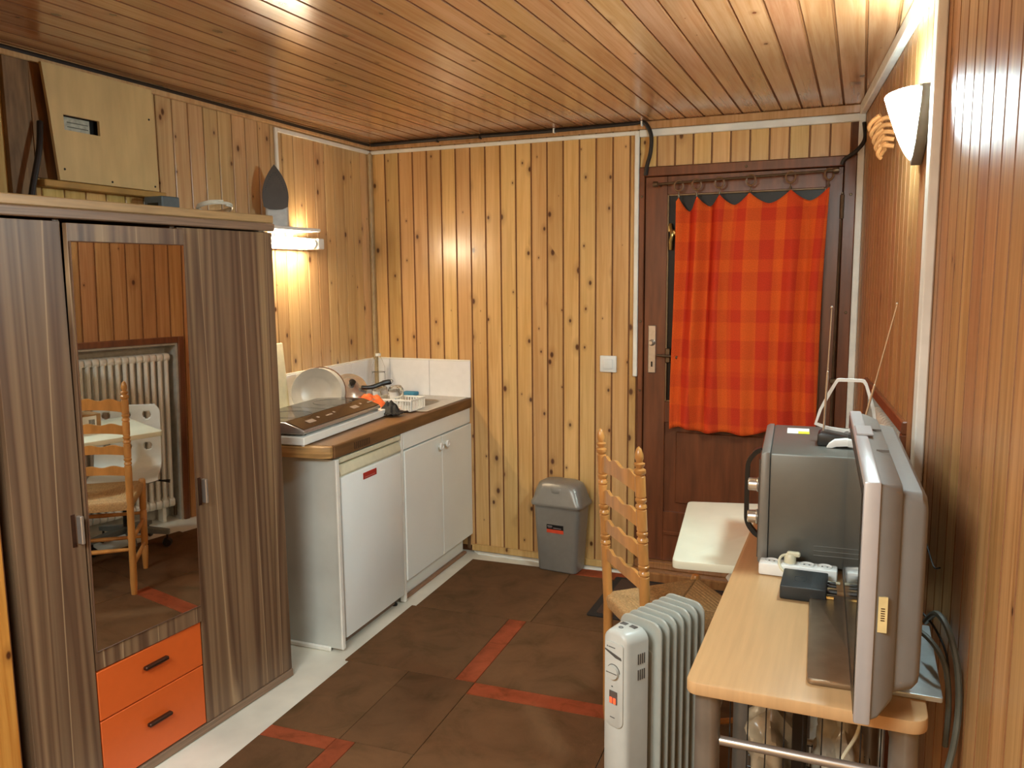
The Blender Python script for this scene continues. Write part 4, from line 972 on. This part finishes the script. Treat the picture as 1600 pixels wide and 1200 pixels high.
part('carton', box(NB(), 2.225, 2.325, -1.300, -1.19, .6895, .760, .002), CARDB, t)
part('label', box(NB(), 2.2235, 2.225, -1.295, -1.215, .700, .752), WPLAST, t)
bm = NB()
for k in range(8): box(bm, 2.2228, 2.2235, -1.226-k*.004, -1.2245-k*.004+.001*(k % 2), .708, .735)
part('barcode', bm, BLACKP, t)

# ---------------------------------------------------------------- white swivel chair seen in the mirror
sw = thing('swivel_chair', 'white moulded swivel chair with round holes and grey star base by the radiator', 'chair', (2.285, -1.03, .0065))
cx_, cy_ = 2.285, -1.03
SR = Matrix.Translation((cx_, cy_, 0)) @ Matrix.Rotation(math.radians(39), 4, 'Z')   # local +x = towards the wall (backrest side)
def shell():
    bm = NB(); prof = [(-.17, .385), (-.15, .40), (-.05, .397), (.05, .392), (.10, .403), (.135, .44), (.150, .50), (.155, .58), (.158, .66), (.160, .745)]
    prof = [(a, b) for a, b in prof]; hwid = .165; NYs = 110; V = []
    holes = [(z, y) for z in (.52, .69) for y in (-.098, 0, .098)]
    pts = smoothpts([(a, 0, b) for a, b in prof], 12)
    n = len(pts)
    acc = [0]
    for a, b in zip(pts, pts[1:]): acc.append(acc[-1]+(b-a).length)
    for i, p in enumerate(pts):
        r = []
        for j in range(NYs+1):
            y = (j/NYs*2-1)*hwid
            # round the two top corners and the front
            if p.z > .70: y *= max(.0, 1-((p.z-.70)/.045)**2*.16)
            zc = p.z + (.0 if p.x > .1 else .02*(abs(y)/hwid)**3)
            r.append(bm.verts.new((p.x, y, zc)))
        V.append(r)
    for i in range(n-1):
        for j in range(NYs): 
            c = (V[i][j].co+V[i+1][j+1].co)/2
            if any(abs(c.z-hz) < .024 and (c.z-hz)**2+(c.y-hy)**2 < .021**2 for hz, hy in holes) and c.x > .1: continue
            bm.faces.new((V[i][j], V[i+1][j], V[i+1][j+1], V[i][j+1]))
    bmesh.ops.transform(bm, matrix=SR, verts=bm.verts[:]); return bm
o = part('shell', shell(), WPLAST, sw, smooth=60); m_ = o.modifiers.new('s', 'SOLIDIFY'); m_.thickness = .009
T = lambda x, y, z: SR @ Vector((x, y, z))
part('gas_lift', tube(NB(), [T(0, 0, .10), T(0, 0, .26), T(0, 0, .261), T(0, 0, .383)], [.026, .026, .014, .014], 14), BLACKP, sw)
part('seat_plate', box(NB(), cx_-.07, cx_+.07, cy_-.06, cy_+.06, .366, .385, .003), BIRCH_D, sw)
part('height_lever', tube(NB(), [T(.02, .05, .375), T(.0, .17, .36), T(.0, .21, .355)], [.005, .005, .010], 8), BLACKP, sw)
for k in range(5):
    a = 2*PI*k/5+.44; e = T(.20*math.cos(a), .20*math.sin(a), .085); s_ = T(0, 0, .115)
    dd = (e-s_).normalized(); sd = Vector((-dd.y, dd.x, 0)).normalized()
    bm = NB(); loft(bm, [[tuple(s_+sd*w_+Vector((0, 0, h_))) for w_, h_ in ((-.02, -.018), (.02, -.018), (.02, .018), (-.02, .018))], [tuple(e+sd*w_+Vector((0, 0, h_))) for w_, h_ in ((-.017, -.010), (.017, -.010), (.017, .012), (-.017, .012))]])
    lg = part('base_arm', bm, BIRCH_D, sw)
    bm = NB(); q = e - dd*.012
    for s in (-1, 1): lathe(bm, [(0, -.008), (.020, -.008), (.024, 0), (.020, .008), (0, .008)], 18, Matrix.Translation((q.x+sd.x*s*.012, q.y+sd.y*s*.012, .0305)) @ sd.to_track_quat('Z', 'Y').to_matrix().to_4x4())
    tube(bm, [(q.x, q.y, .05), (q.x, q.y, .078)], .006, 8)
    part('castor', bm, BLACKP, lg)
# ---------------------------------------------------------------- cast-iron radiator in the wall recess
cr = thing('column_radiator', 'white cast-iron column radiator in the wall recess, visible in the mirror', 'radiator', (.055, -.98, .0), RW)
pitch = .0405; n = 20
for k in range(n):
    yc = -.605 - k*pitch; bm = NB()
    for xx in (.03, .085):
        tube(bm, smoothpts([(xx, yc, .11), (xx, yc, .5), (xx, yc, .965)], 3), .0125, 8)
    bm2 = bmesh.new(); prism(bm2, rrect(.014, .101, 0.940, .985, .02, 3), 'y', yc-.018, yc+.018, .006); merge(bm, bm2)
    bm2 = bmesh.new(); prism(bm2, rrect(.014, .101, .085, .14, .02, 3), 'y', yc-.018, yc+.018, .006); merge(bm, bm2)
    part('radiator_section', bm, WPAINT, cr)
part('pipe_valve', tube(NB(), smoothpts([(.055, -.590, .115), (.055, -.575, .115), (.055, -.568, .10), (.055, -.566, .02)]), .010, 8), OLDMET, cr)
for yy in (-.65, -1.35): part('bracket_foot', box(NB(), .03, .08, yy-.01, yy+.01, .0005, .09), WPAINT, cr)

# ---------------------------------------------------------------- oil-filled heater
HF = Frame(1.933, -2.05, -.411)     # front centre, +Y runs back along the fins
oh = thing('oil_heater', 'white oil-filled electric heater with glowing red switch beside the desk', 'heater', (0, .17, .0065), HF)
ZT = .628
def hl(w_, y, zt, r): return [(x, y, z) for x, z in rrect(-w_, w_, .075, zt, [r, r, .006, .006], 5)]
bm = NB(); loft(bm, [hl(.030, -.002, ZT-.010, .020), hl(.036, .004, ZT-.002, .026), hl(.038, .012, ZT, .028), hl(.046, .062, ZT-.001, .028), hl(.047, .068, ZT-.003, .028)])
part('control_housing', bm, RADW, oh, smooth=50)
def hpanel(w0, w1, z0, z1, d_, r0, r1):
    bm = NB(); P = rrect(-w1, w1, z0, z1, [r1, r1, r0, r0], 6); prism(bm, P, 'y', -.006-d_, .002, .0015); return bm
cp = part('control_panel', hpanel(.026, .028, .385, ZT-.028, 0, .020, .008), RADW, oh)
bm = NB(); prism(bm, [(-.026, .580), (.022, .568), (.024, .562), (.006, .564), (-.026, .577)], 'y', -.0075, -.0055); part('accent_groove', bm, plain('dark_grey', rgb(84, 82, 78), .4), oh)
bm = NB(); lathe(bm, [(0, 0), (.018, 0), (.017, .008), (0, .009)], 24, Matrix.Translation((0, -.006, .527)) @ Matrix.Rotation(PI/2, 4, 'X')); part('thermostat_dial', bm, RADW, oh)
bm = NB(); tube(bm, [(.0185*math.cos(a), -.0065, .527+.0185*math.sin(a)) for a in [PI*k/16 for k in range(17)]], .001, 5); box(bm, -.016, .016, -.0158, -.015, .5262, .5278); part('dial_mark', bm, plain('dial_dark', rgb(90, 86, 80), .4), oh)
part('switch_bezel', box(NB(), -.012, .012, -.0085, -.006, .445, .478, .001), plain('switch_grey', rgb(96, 86, 80), .4), oh)
for s in (-1, 1): part('rocker_lamp', box(NB(), s*.0055-.004, s*.0055+.004, -.0105, -.0085, .447, .462, .001), E_NEON, oh, 'glowing red switch lamp')
bm = NB()
for zb in (.282, .262, .242):
    for k in range(10): box(bm, -.026+k*.0055, -.0235+k*.0055, .0005, .004, zb, zb+.016)
part('front_vents', bm, plain('vent_dark', rgb(70, 68, 64), .6), oh)
bm = NB()
for (zb) in (.545, .505):
    for k in range(4):
        yy = .034+k*.0065; wx = .038+(.046-.038)*(yy-.012)/.05; box(bm, wx-.001, wx+.0012, yy, yy+.003, zb, zb+.026)
part('side_vents', bm, plain('vent_dark2', rgb(70, 68, 64), .6), oh)
bm = NB()
for xx in (-.022, .006):
    for k in range(3): box(bm, xx, xx+.018, .044+k*.005, .046+k*.005, ZT-.0015, ZT+.0006)
tube(bm, [(-.004+.006*math.cos(a), .026+.005*math.sin(a), ZT+.0003) for a in [2*PI*k/12 for k in range(12)]], .0007, 4, True); tube(bm, [(-.008, .022, ZT+.0003), (.0, .030, ZT+.0003)], .0007, 4)
part('top_vents', bm, plain('vent_dark3', rgb(90, 88, 84), .6), oh)
bm = NB(); box(bm, -.016, .004, -.0068, -.006, .5865, .5885); box(bm, -.021, -.018, -.0068, -.006, .586, .589); box(bm, -.006, -.002, -.0068, -.006, .487, .490); box(bm, -.010, .004, -.0068, -.006, .408, .410)
part('printed_marks', bm, plain('mark', rgb(90, 90, 90), .5), oh)
for k in range(7):
    y = .100+k*.0305; bm = NB()
    z1 = ZT+.004
    for w_, yy0, yy1 in ((.064, y-.0035, y+.0035),):
        prism(bm, rrect(-w_, w_, .11, z1, [.030, .030, .02, .02], 6), 'y', yy0, yy1, .003)
    prism(bm, rrect(-.042, .042, .15, z1-.075, .010, 4), 'y', y-.0062, y+.0062, .0025)
    part('fin', bm, RADG, oh, smooth=50)
part('oil_column', tube(tube(NB(), [(0, .066, ZT-.06), (0, .285, ZT-.06)], .014, 12), [(0, .066, .17), (0, .285, .17)], .014, 12), RADG, oh)
for yy in (.09, .27):
    b_o = part('wheel_bracket', tube(NB(), smoothpts([(-.10, yy, .05), (-.09, yy, .075), (0, yy, .085), (.09, yy, .075), (.10, yy, .05)]), .007, 8), BLACKP, oh)
    for s in (-1, 1):
        part('castor', lathe(NB(), [(0, -.010), (.018, -.010), (.021, 0), (.018, .010), (0, .010)], 16, Matrix.Translation((s*.10, yy, .0285)) @ Matrix.Rotation(PI/2, 4, 'X')), BLACKP, b_o)
# ---------------------------------------------------------------- desk
dk = thing('desk', 'beech-topped desk with thick silver tube legs against the right wall', 'desk', (2.37, -1.8, .0065))
DX0, DX1, DY0, DY1 = 2.168, 2.580, -2.412, -1.325
part('desk_top', prism(NB(), rrect(DX0, DX1, DY0, DY1, [.01, .01, .022, .03], 5), 'z', .694, .720, .004), BEECH, dk)
LEG = [(2.205, -2.372), (2.545, -2.372), (2.205, -1.80), (2.505, -1.80)]
for i, (a, b) in enumerate(LEG):
    lg = part('leg', lathe(NB(), [(0, .0125), (.024, .0125), (.024, .692), (0, .692)], 24, Matrix.Translation((a, b, 0))), SILVERP, dk)
    part('foot', lathe(NB(), [(0, .0065), (.020, .0065), (.022, .0125), (0, .0125)], 16, Matrix.Translation((a, b, 0))), BLACKP, lg)
part('front_rail', tube(NB(), [(2.229, -2.372, .592), (2.521, -2.372, .592)], .009, 12), CHROME, dk)
part('side_rail', tube(NB(), [(2.205, -2.348, .60), (2.205, -1.824, .60)], .009, 10), CHROME, dk)
part('side_rail', tube(NB(), [(2.542, -2.348, .60), (2.508, -1.824, .60)], .009, 10), CHROME, dk)
part('rear_rail', tube(NB(), [(2.229, -1.80, .60), (2.481, -1.80, .60)], .009, 10), CHROME, dk)
bm = NB(); box(bm, 2.345, 2.375, -2.12, -2.09, .30, .692, .003); part('centre_post', bm, plain('dark_post', rgb(52, 46, 40), .4, metal=.5), dk)
for yy_ in (-2.372, -1.80): part('shelf_rail', tube(NB(), [(2.229, yy_, .30), (2.50, yy_, .30)], .009, 10), CHROME, dk)
for z in (.30,):
    bm = NB(); tube(bm, [(2.229, -2.372, z), (2.521, -2.372, z)], .009, 10); tube(bm, [(2.229, -1.80, z), (2.481, -1.80, z)], .009, 10); bm.free()
bm = NB()
for k in range(9):
    xx = 2.245+k*.033
    tube(bm, [(xx, -2.37, .30), (xx, -2.356, .60), (xx, -2.356, .685)], .0013, 5); tube(bm, [(xx, -2.37, .30), (xx, -1.81, .30)], .0015, 5)
for k in range(12): tube(bm, [(2.235, -2.35+k*.048, .303), (2.50, -2.35+k*.048, .303)], .0015, 5)
part('wire_basket', bm, BLACKP, dk)
def bag(cx, cy, z, sx, sy, sz, seed):
    bm = NB(); bmesh.ops.create_icosphere(bm, subdivisions=4, radius=1); random.seed(seed); ph = [random.random()*6 for _ in range(6)]
    for v in bm.verts:
        d = v.co; k = 1+.12*math.sin(7*d.x+ph[0]+3*d.z)+.08*math.sin(11*d.y+ph[1])+.06*math.sin(13*d.z+5*d.x+ph[2])
        v.co = Vector((cx+d.x*sx*k, cy+d.y*sy*k, max(z, z+sz*.9+d.z*sz*k)))
    return bm
solo('plastic_bag', bag(2.30, -2.0, .306, .06, .10, .10, 2), plain('bag_film', rgb(168, 154, 128), .25, noise=.15, scale=14), 'crumpled translucent bag in the wire basket left of the centre post', 'bag', (2.30, -2.0, .306), smooth=40)
solo('plastic_bag', bag(2.44, -2.05, .306, .055, .11, .12, 5), plain('bag_film2', rgb(190, 186, 170), .25, noise=.15, scale=14), 'crumpled pale bag in the wire basket right of the centre post', 'bag', (2.44, -2.05, .306), smooth=40)

# ---------------------------------------------------------------- microwave
MF = Frame(2.229, -1.735, .066)     # near-left-bottom corner; +Y away from the camera, +X to the wall
mw = thing('microwave', 'grey metal microwave oven with black handle and two silver knobs on the desk', 'microwave', (.16, .24, .7205), MF)
MZ0, MZ1 = .732, 1.024; ML, MD = .425, .315
part('body', box(NB(), .018, MD, .003, ML-.003, MZ0, MZ1-.002, .006, 2), MWGREY, mw)
fp = part('front_frame', prism(NB(), [(.018, MZ0-.004), (.018, MZ1), (.006, MZ1), (-.004, MZ1-.006), (-.006, MZ0+.004), (.0, MZ0-.004)], 'y', 0, ML, .002), GREYM, mw)
part('door_glass', box(NB(), -.009, -.005, .13, ML-.02, MZ0+.03, MZ1-.03, .001), BLACKG, fp)
part('control_face', box(NB(), -.0085, -.004, .006, .12, MZ0+.012, MZ1-.02, .001), plain('mw_face', rgb(96, 92, 86), .3, metal=.5), fp)
for zc in (.925, .838):
    part('knob', lathe(NB(), [(.019, 0), (.020, .004), (.0175, .006), (.0165, .026), (.014, .028), (0, .028)], 24, Matrix.Translation((-.0085, .055, zc)) @ Matrix.Rotation(-PI/2, 4, 'Y')), CHROME, fp)
bm = NB(); hp = smoothpts([(-.006, .135, 1.003), (-.022, .135, .995), (-.040, .135, .968), (-.043, .135, .93), (-.043, .135, .84), (-.040, .135, .80), (-.022, .135, .772), (-.006, .135, .762)], 5)
loops = []
for i, p in enumerate(hp):
    d_ = (hp[min(i+1, len(hp)-1)]-hp[max(i-1, 0)]).normalized(); nn = Vector((d_.z, 0, -d_.x))
    loops.append([tuple(p+nn*a+Vector((0, b, 0))) for a, b in ((-.006, -.011), (.006, -.011), (.006, .011), (-.006, .011))])
loft(bm, loops); part('handle', bm, BLACKP, fp)
part('sticker', box(NB(), .055, .115, .29, .37, MZ1-.002, MZ1-.0012), WPLAST, mw, 'white and yellow warning sticker')
part('sticker_yellow', box(NB(), .085, .115, .285, .32, MZ1-.0012, MZ1-.0006), plain('yellow', rgb(222, 214, 60), .5), mw)
bm = NB()
for z in (.788, .776, .764):
    tube(bm, [(.13, .003, z), (.24, .003, z)], .0016, 6)
part('side_ribs', bm, MWGREY, mw)
for (a, b) in ((.03, .03), (.28, .03), (.03, .39), (.28, .39)): part('foot', lathe(NB(), [(0, .7205), (.012, .7205), (.012, .7325), (0, .7325)], 12, Matrix.Translation((a, b, 0))), RUBBER, mw)

# ---------------------------------------------------------------- indoor antenna on the microwave
MT = MZ1-.002+.0005
an_ = thing('tv_antenna', 'indoor aerial with white loop and two thin telescopic rods on the microwave', 'antenna', (2.40, -1.60, MT))
bm = NB(); prism(bm, [(2.352, MT), (2.45, MT), (2.45, MT+.018), (2.41, MT+.028), (2.362, MT+.036), (2.352, MT+.03)], 'y', -1.60, -1.535, .003); part('base', bm, BLACKP, an_)
bm = NB(); prism(bm, [(2.375, MT), (2.382, MT+.012), (2.395, MT+.022), (2.42, MT+.026), (2.47, MT+.026), (2.48, MT+.012), (2.44, MT+.008), (2.40, MT+.004), (2.39, MT)], 'y', -1.620, -1.601, .002); part('trim_shell', bm, WPLAST, an_)
bm = NB(); lathe(bm, [(0, 0), (.006, 0), (.006, .003), (0, .003)], 12, Matrix.Translation((2.455, -1.6205, MT+.015)) @ Matrix.Rotation(PI/2, 4, 'X')); part('socket', bm, BLACKP, an_)
e1 = Vector((2.366, -1.565, MT+.034))
part('telescopic_rod', tube(NB(), [e1, e1+Vector((.004, -.002, .16)), e1+Vector((.004, -.002, .161)), e1+Vector((.008, -.006, .325))], [.0030, .0028, .0018, .0014], 8), CHROME, an_)
e2 = Vector((2.455, -1.56, MT+.024))
part('telescopic_rod', tube(NB(), [e2, e2+Vector((.030, -.01, .14)), e2+Vector((.030, -.01, .141)), e2+Vector((.072, -.02, .345))], [.0030, .0028, .0018, .0014], 8), CHROME, an_)
for p in (e1+Vector((.008, -.006, .326)), e2+Vector((.072, -.02, .346))): part('rod_tip', lathe(NB(), [(0, 0), (.003, .001), (.003, .005), (0, .007)], 8, Matrix.Translation(p)), CHROME, an_)
LZ = MT
lp = [(2.340, LZ+.045), (2.350, LZ+.085), (2.372, LZ+.135), (2.388, LZ+.165), (2.393, LZ+.172), (2.400, LZ+.173), (2.455, LZ+.173), (2.462, LZ+.171), (2.468, LZ+.162), (2.488, LZ+.10), (2.495, LZ+.055), (2.493, LZ+.042), (2.47, LZ+.030), (2.42, LZ+.027), (2.37, LZ+.034)]
bm = NB(); loops = []
nlp = len(lp)
t_ = bmesh.new(); R_ = []
for i, (a, b) in enumerate(lp):
    c_ = Vector((sum(p[0] for p in lp)/nlp, sum(p[1] for p in lp)/nlp)); dv = (Vector((a, b))-c_).normalized()*.009
    R_.append([t_.verts.new(p) for p in ((a, -1.534, b), (a-dv.x, -1.534, b-dv.y), (a-dv.x, -1.527, b-dv.y), (a, -1.527, b))])
for i in range(nlp):
    A, B = R_[i], R_[(i+1) % nlp]
    for k in range(4): t_.faces.new((A[k], A[(k+1) % 4], B[(k+1) % 4], B[k]))
bmesh.ops.recalc_face_normals(t_, faces=t_.faces[:]); merge(bm, t_); part('loop', bm, WPLAST, an_)
part('loop_joint', lathe(NB(), [(0, 0), (.011, 0), (.011, .014), (0, .014)], 14, Matrix.Translation((2.425, -1.524, MT+.022)) @ Matrix.Rotation(PI/2, 4, 'X')), plain('joint', rgb(150, 150, 148), .4), an_)

# ---------------------------------------------------------------- power strip, plug, set-top box
ps = thing('power_strip', 'white multi-socket power strip in front of the microwave', 'power strip', (2.32, -1.765, .7205))
part('strip_body', box(NB(), 2.232, 2.418, -1.792, -1.746, .7205, .752, .005, 2), WPLAST, ps)
for k in range(4):
    xx = 2.262+k*.042; s_o = part('socket', lathe(NB(), [(.016, .7515), (.018, .7535), (.0175, .7545), (.0150, .7535), (.0140, .7525), (0, .7525)], 18, Matrix.Translation((xx, -1.769, 0))), WPLAST, ps)
    bm = NB()
    for q in (-.006, .006): lathe(bm, [(0, .7526), (.0025, .7526), (.0025, .7530), (0, .7530)], 8, Matrix.Translation((xx+q, -1.769, 0)))
    part('socket_holes', bm, BLACKP, s_o)
pg = thing('power_plug', 'cream plug with curled cable pushed into the power strip', 'plug', (2.306, -1.769, .7535))
bm = NB(); lathe(bm, [(0, .7535), (.0145, .7535), (.0145, .768), (.010, .776), (0, .776)], 16, Matrix.Translation((2.306, -1.769, 0))); box(bm, 2.298, 2.330, -1.776, -1.762, .770, .782, .003); part('plug_body', bm, CREAM, pg)
bm = NB(); tube(bm, smoothpts([(2.300, -1.770, .774), (2.286, -1.776, .770), (2.281, -1.785, .757), (2.290, -1.797, .742), (2.32, -1.800, .7265), (2.37, -1.799, .7245), (2.425, -1.797, .7245)]), .0034, 8); part('cord', bm, CREAM, pg)
st = thing('set_top_box', 'small black set-top box lying on the desk before the TV screen', 'set-top box', (2.35, -1.88, .7205))
part('case', box(NB(), 2.296, 2.398, -1.938, -1.815, .7215, .754, .003, 2), plain('box_black', rgb(34, 38, 40), .4), st)
bm = NB(); P = rrect(2.325, 2.350, -1.895, -1.865, .006)
tube(bm, [(x, y, .7543) for x, y in P], .0007, 4, True)
for k in range(9): box(bm, 2.364+k*.0034, 2.3655+k*.0034, -1.925, -1.83, .754, .7546)
part('lid_relief', bm, plain('box_relief', rgb(52, 58, 60), .5), st)
bm = NB(); tube(bm, [(2.398, -1.925, .733), (2.414, -1.925, .733)], .0045, 10); part('antenna_jack', bm, BRASS, st)
bm = NB(); tube(bm, [(2.398, -1.87, .742), (2.418, -1.87, .742)], .004, 8); tube(bm, [(2.398, -1.845, .74), (2.416, -1.845, .74)], .004, 8); tube(bm, [(2.398, -1.90, .739), (2.420, -1.90, .739)], .006, 8); part('cable_plugs', bm, BLACKP, st)

# ---------------------------------------------------------------- television
TF = Frame(2.460, -2.482, .043)      # near lower front corner of the screen; +Y away, +X to the wall
tv = thing('television', 'flat television with silver bezel and deep grey back seen edge-on on the desk', 'television', (.05, .36, .7205), TF)
TL, TZ0, TZ1 = .722, .733, 1.146
part('bezel', box(NB(), 0, .026, 0, TL, TZ0, TZ1, .004, 2), TVSILV, tv)
part('screen', box(NB(), -.0015, .0, .028, TL-.028, TZ0+.05, TZ1-.028), BLACKG, tv)
part('screen_surround', box(NB(), -.0008, .0004, .010, TL-.010, TZ0+.012, TZ1-.010), BLACKP, tv)
def tvl(x, m, mt, mb, r): return [(x, y, z) for y, z in rrect(m, TL-m, TZ0+mb, TZ1-mt, r, 4)]
part('rear_housing', loft(NB(), [tvl(.026, .006, .004, .006, .006), tvl(.036, .008, .006, .010, .008), tvl(.058, .024, .012, .03, .02), tvl(.060, .028, .014, .034, .02)]), TVGREY, tv, smooth=40)
part('rear_box', loft(NB(), [tvl(.056, .032, .020, .040, .022), tvl(.090, .036, .024, .050, .024), tvl(.099, .044, .034, .058, .024), tvl(.101, .052, .045, .07, .02)]), TVGREY, tv, smooth=40)
bm = NB(); box(bm, .003, .036, .40, .50, TZ1, TZ1+.004, .0015); part('top_button_plate', bm, TVSILV, tv)
bm = NB()
for yy in (.28, .50): box(bm, .034, .056, yy, yy+.0015, TZ1-.008, TZ1-.003)
part('panel_seams', bm, plain('seam', rgb(110, 102, 94), .6), tv)
part('rating_label', box(NB(), .030, .044, .0055, .0095, .895, .955), plain('label_cream', rgb(224, 200, 140), .5), tv, 'cream barcode label')
bm = NB()
for k in range(6): box(bm, .034, .040, .0048, .0056, .915+k*.004, .9165+k*.004)
part('label_barcode', bm, BRONZE, tv)
part('neck', box(NB(), .03, .055, .30, .42, .735, .80, .004), TVGREY, tv)
bm = NB(); prism(bm, rrect(-.075, .045, .14, .585, .012, 4), 'z', .7206, .732, .004); part('stand_plate', bm, plain('stand_metal', rgb(150, 132, 110), .32, metal=.8, noise=.05), tv)
# silver player behind the tv
t = thing('disc_player', 'thin silver disc player lying at the wall side of the desk behind the television', 'player', (2.55, -2.17, .7205))
bm = NB(); prism(bm, rrect(2.515, 2.606, -2.330, -2.00, .004, 3), 'z', .7206, .730, .0015); part('case', bm, plain('blue_silver', rgb(206, 216, 218), .3, metal=.4), t)
bm = NB(); box(bm, 2.52, 2.535, -2.325, -2.02, .730, .738, .002); part('raised_lip', bm, plain('blue_silver2', rgb(206, 216, 218), .3, metal=.4), t)
# cables behind the tv
def cab(pts, r, m, label, g=None): 
    p = Vector(pts[0]); solo('power_cable', tube(NB(), smoothpts(pts), r, 8), m, label, 'cable', tuple(pts[len(pts)//2]), group=g)
cab([(2.585, -2.16, .80), (2.600, -2.20, .835), (2.618, -2.25, .82), (2.632, -2.28, .76), (2.634, -2.30, .68), (2.622, -2.32, .60), (2.60, -2.34, .52), (2.58, -2.36, .44)], .0060, CABLEG, 'thick grey-green cable looping down beside the right wall')
cab([(2.566, -2.20, .80), (2.590, -2.24, .795), (2.612, -2.27, .765), (2.620, -2.285, .70), (2.618, -2.29, .62)], .0050, CABLEG, 'thinner grey-green cable arching over the disc player')
cab([(2.575, -2.14, .815), (2.597, -2.19, .805), (2.616, -2.24, .775), (2.622, -2.26, .72)], .0022, CABLEB, 'thin black cable arching just above the silver disc player')
cab([(2.585, -2.0, .93), (2.595, -2.05, .90), (2.602, -2.08, .885), (2.610, -2.10, .892)], .0018, CABLEB, 'short black wire end poking out behind the television')
cab([(2.48, -2.25, .64), (2.47, -2.27, .60), (2.45, -2.28, .56), (2.43, -2.27, .50), (2.40, -2.25, .42)], .0035, CREAM, 'cream cable hanging under the desk behind the wire basket')

# ---------------------------------------------------------------- sconce and wicker
sn = thing('wall_sconce', 'lit white glass wall sconce shaped like a half cone on the right wall', 'lamp', (-.03, -1.52, 1.76), RW)
bm = NB(); prism(bm, [(-1.52+y, z) for y, z in [(-.125, 1.918), (.125, 1.918), (.115, 1.875), (.06, 1.79), (.0, 1.740), (-.06, 1.79), (-.115, 1.875)]], 'x', -.028, -.001, .004); part('back_plate', bm, plain('sconce_plate', rgb(110, 98, 84), .4), sn)
def halfcone(off=0):
    bm = NB(); V = []; nz, na = 14, 18
    for i in range(nz+1):
        q = i/nz; z = 1.756+.157*q; r = .118*(q**.72)*(1)-off; r = max(r, .002)
        V.append([bm.verts.new((-.030-r*.54*math.sin(PI*k/na), -1.52+r*math.cos(PI*k/na), z)) for k in range(na+1)])
    for i in range(nz):
        for k in range(na): bm.faces.new((V[i][k], V[i][k+1], V[i+1][k+1], V[i+1][k]))
    return bm
o = part('glass_shade', halfcone(), E_SCONCE, sn); m_ = o.modifiers.new('s', 'SOLIDIFY'); m_.thickness = .003
part('rim_frame', tube(NB(), [(-.0295, -1.52-.119, 1.914), (-.0295, -1.52+.119, 1.914)], .004, 6), TVSILV, sn)
wk = thing('wicker_ornament', 'small braided wicker ornament hanging on the right wall beyond the sconce', 'ornament', (-.03, -.95, 1.86), RW)
for k in range(5):
    z = 1.945-k*.021; bm = NB(); o_ = .006*k
    tube(bm, smoothpts([(-.004, -.99, z), (-.030, -.98, z+.005), (-.052+o_, -.96, z-.004), (-.058+o_, -.94, z-.016)]), .0070, 8)
    part('wicker_strand', bm, WICKER, wk)
    bm = NB(); tube(bm, smoothpts([(-.046+o_, -.975, z+.014), (-.066+o_*1.1, -.96, z), (-.074+o_*1.2, -.945, z-.015), (-.066+o_*1.3, -.93, z-.027)]), .0070, 8)
    part('wicker_strand', bm, WICKER, wk)
part('wicker_stem', tube(NB(), [(-.050, -.95, 1.965), (-.050, -.95, 1.93), (-.04, -.95, 1.86)], .006, 8), WICKER, wk)
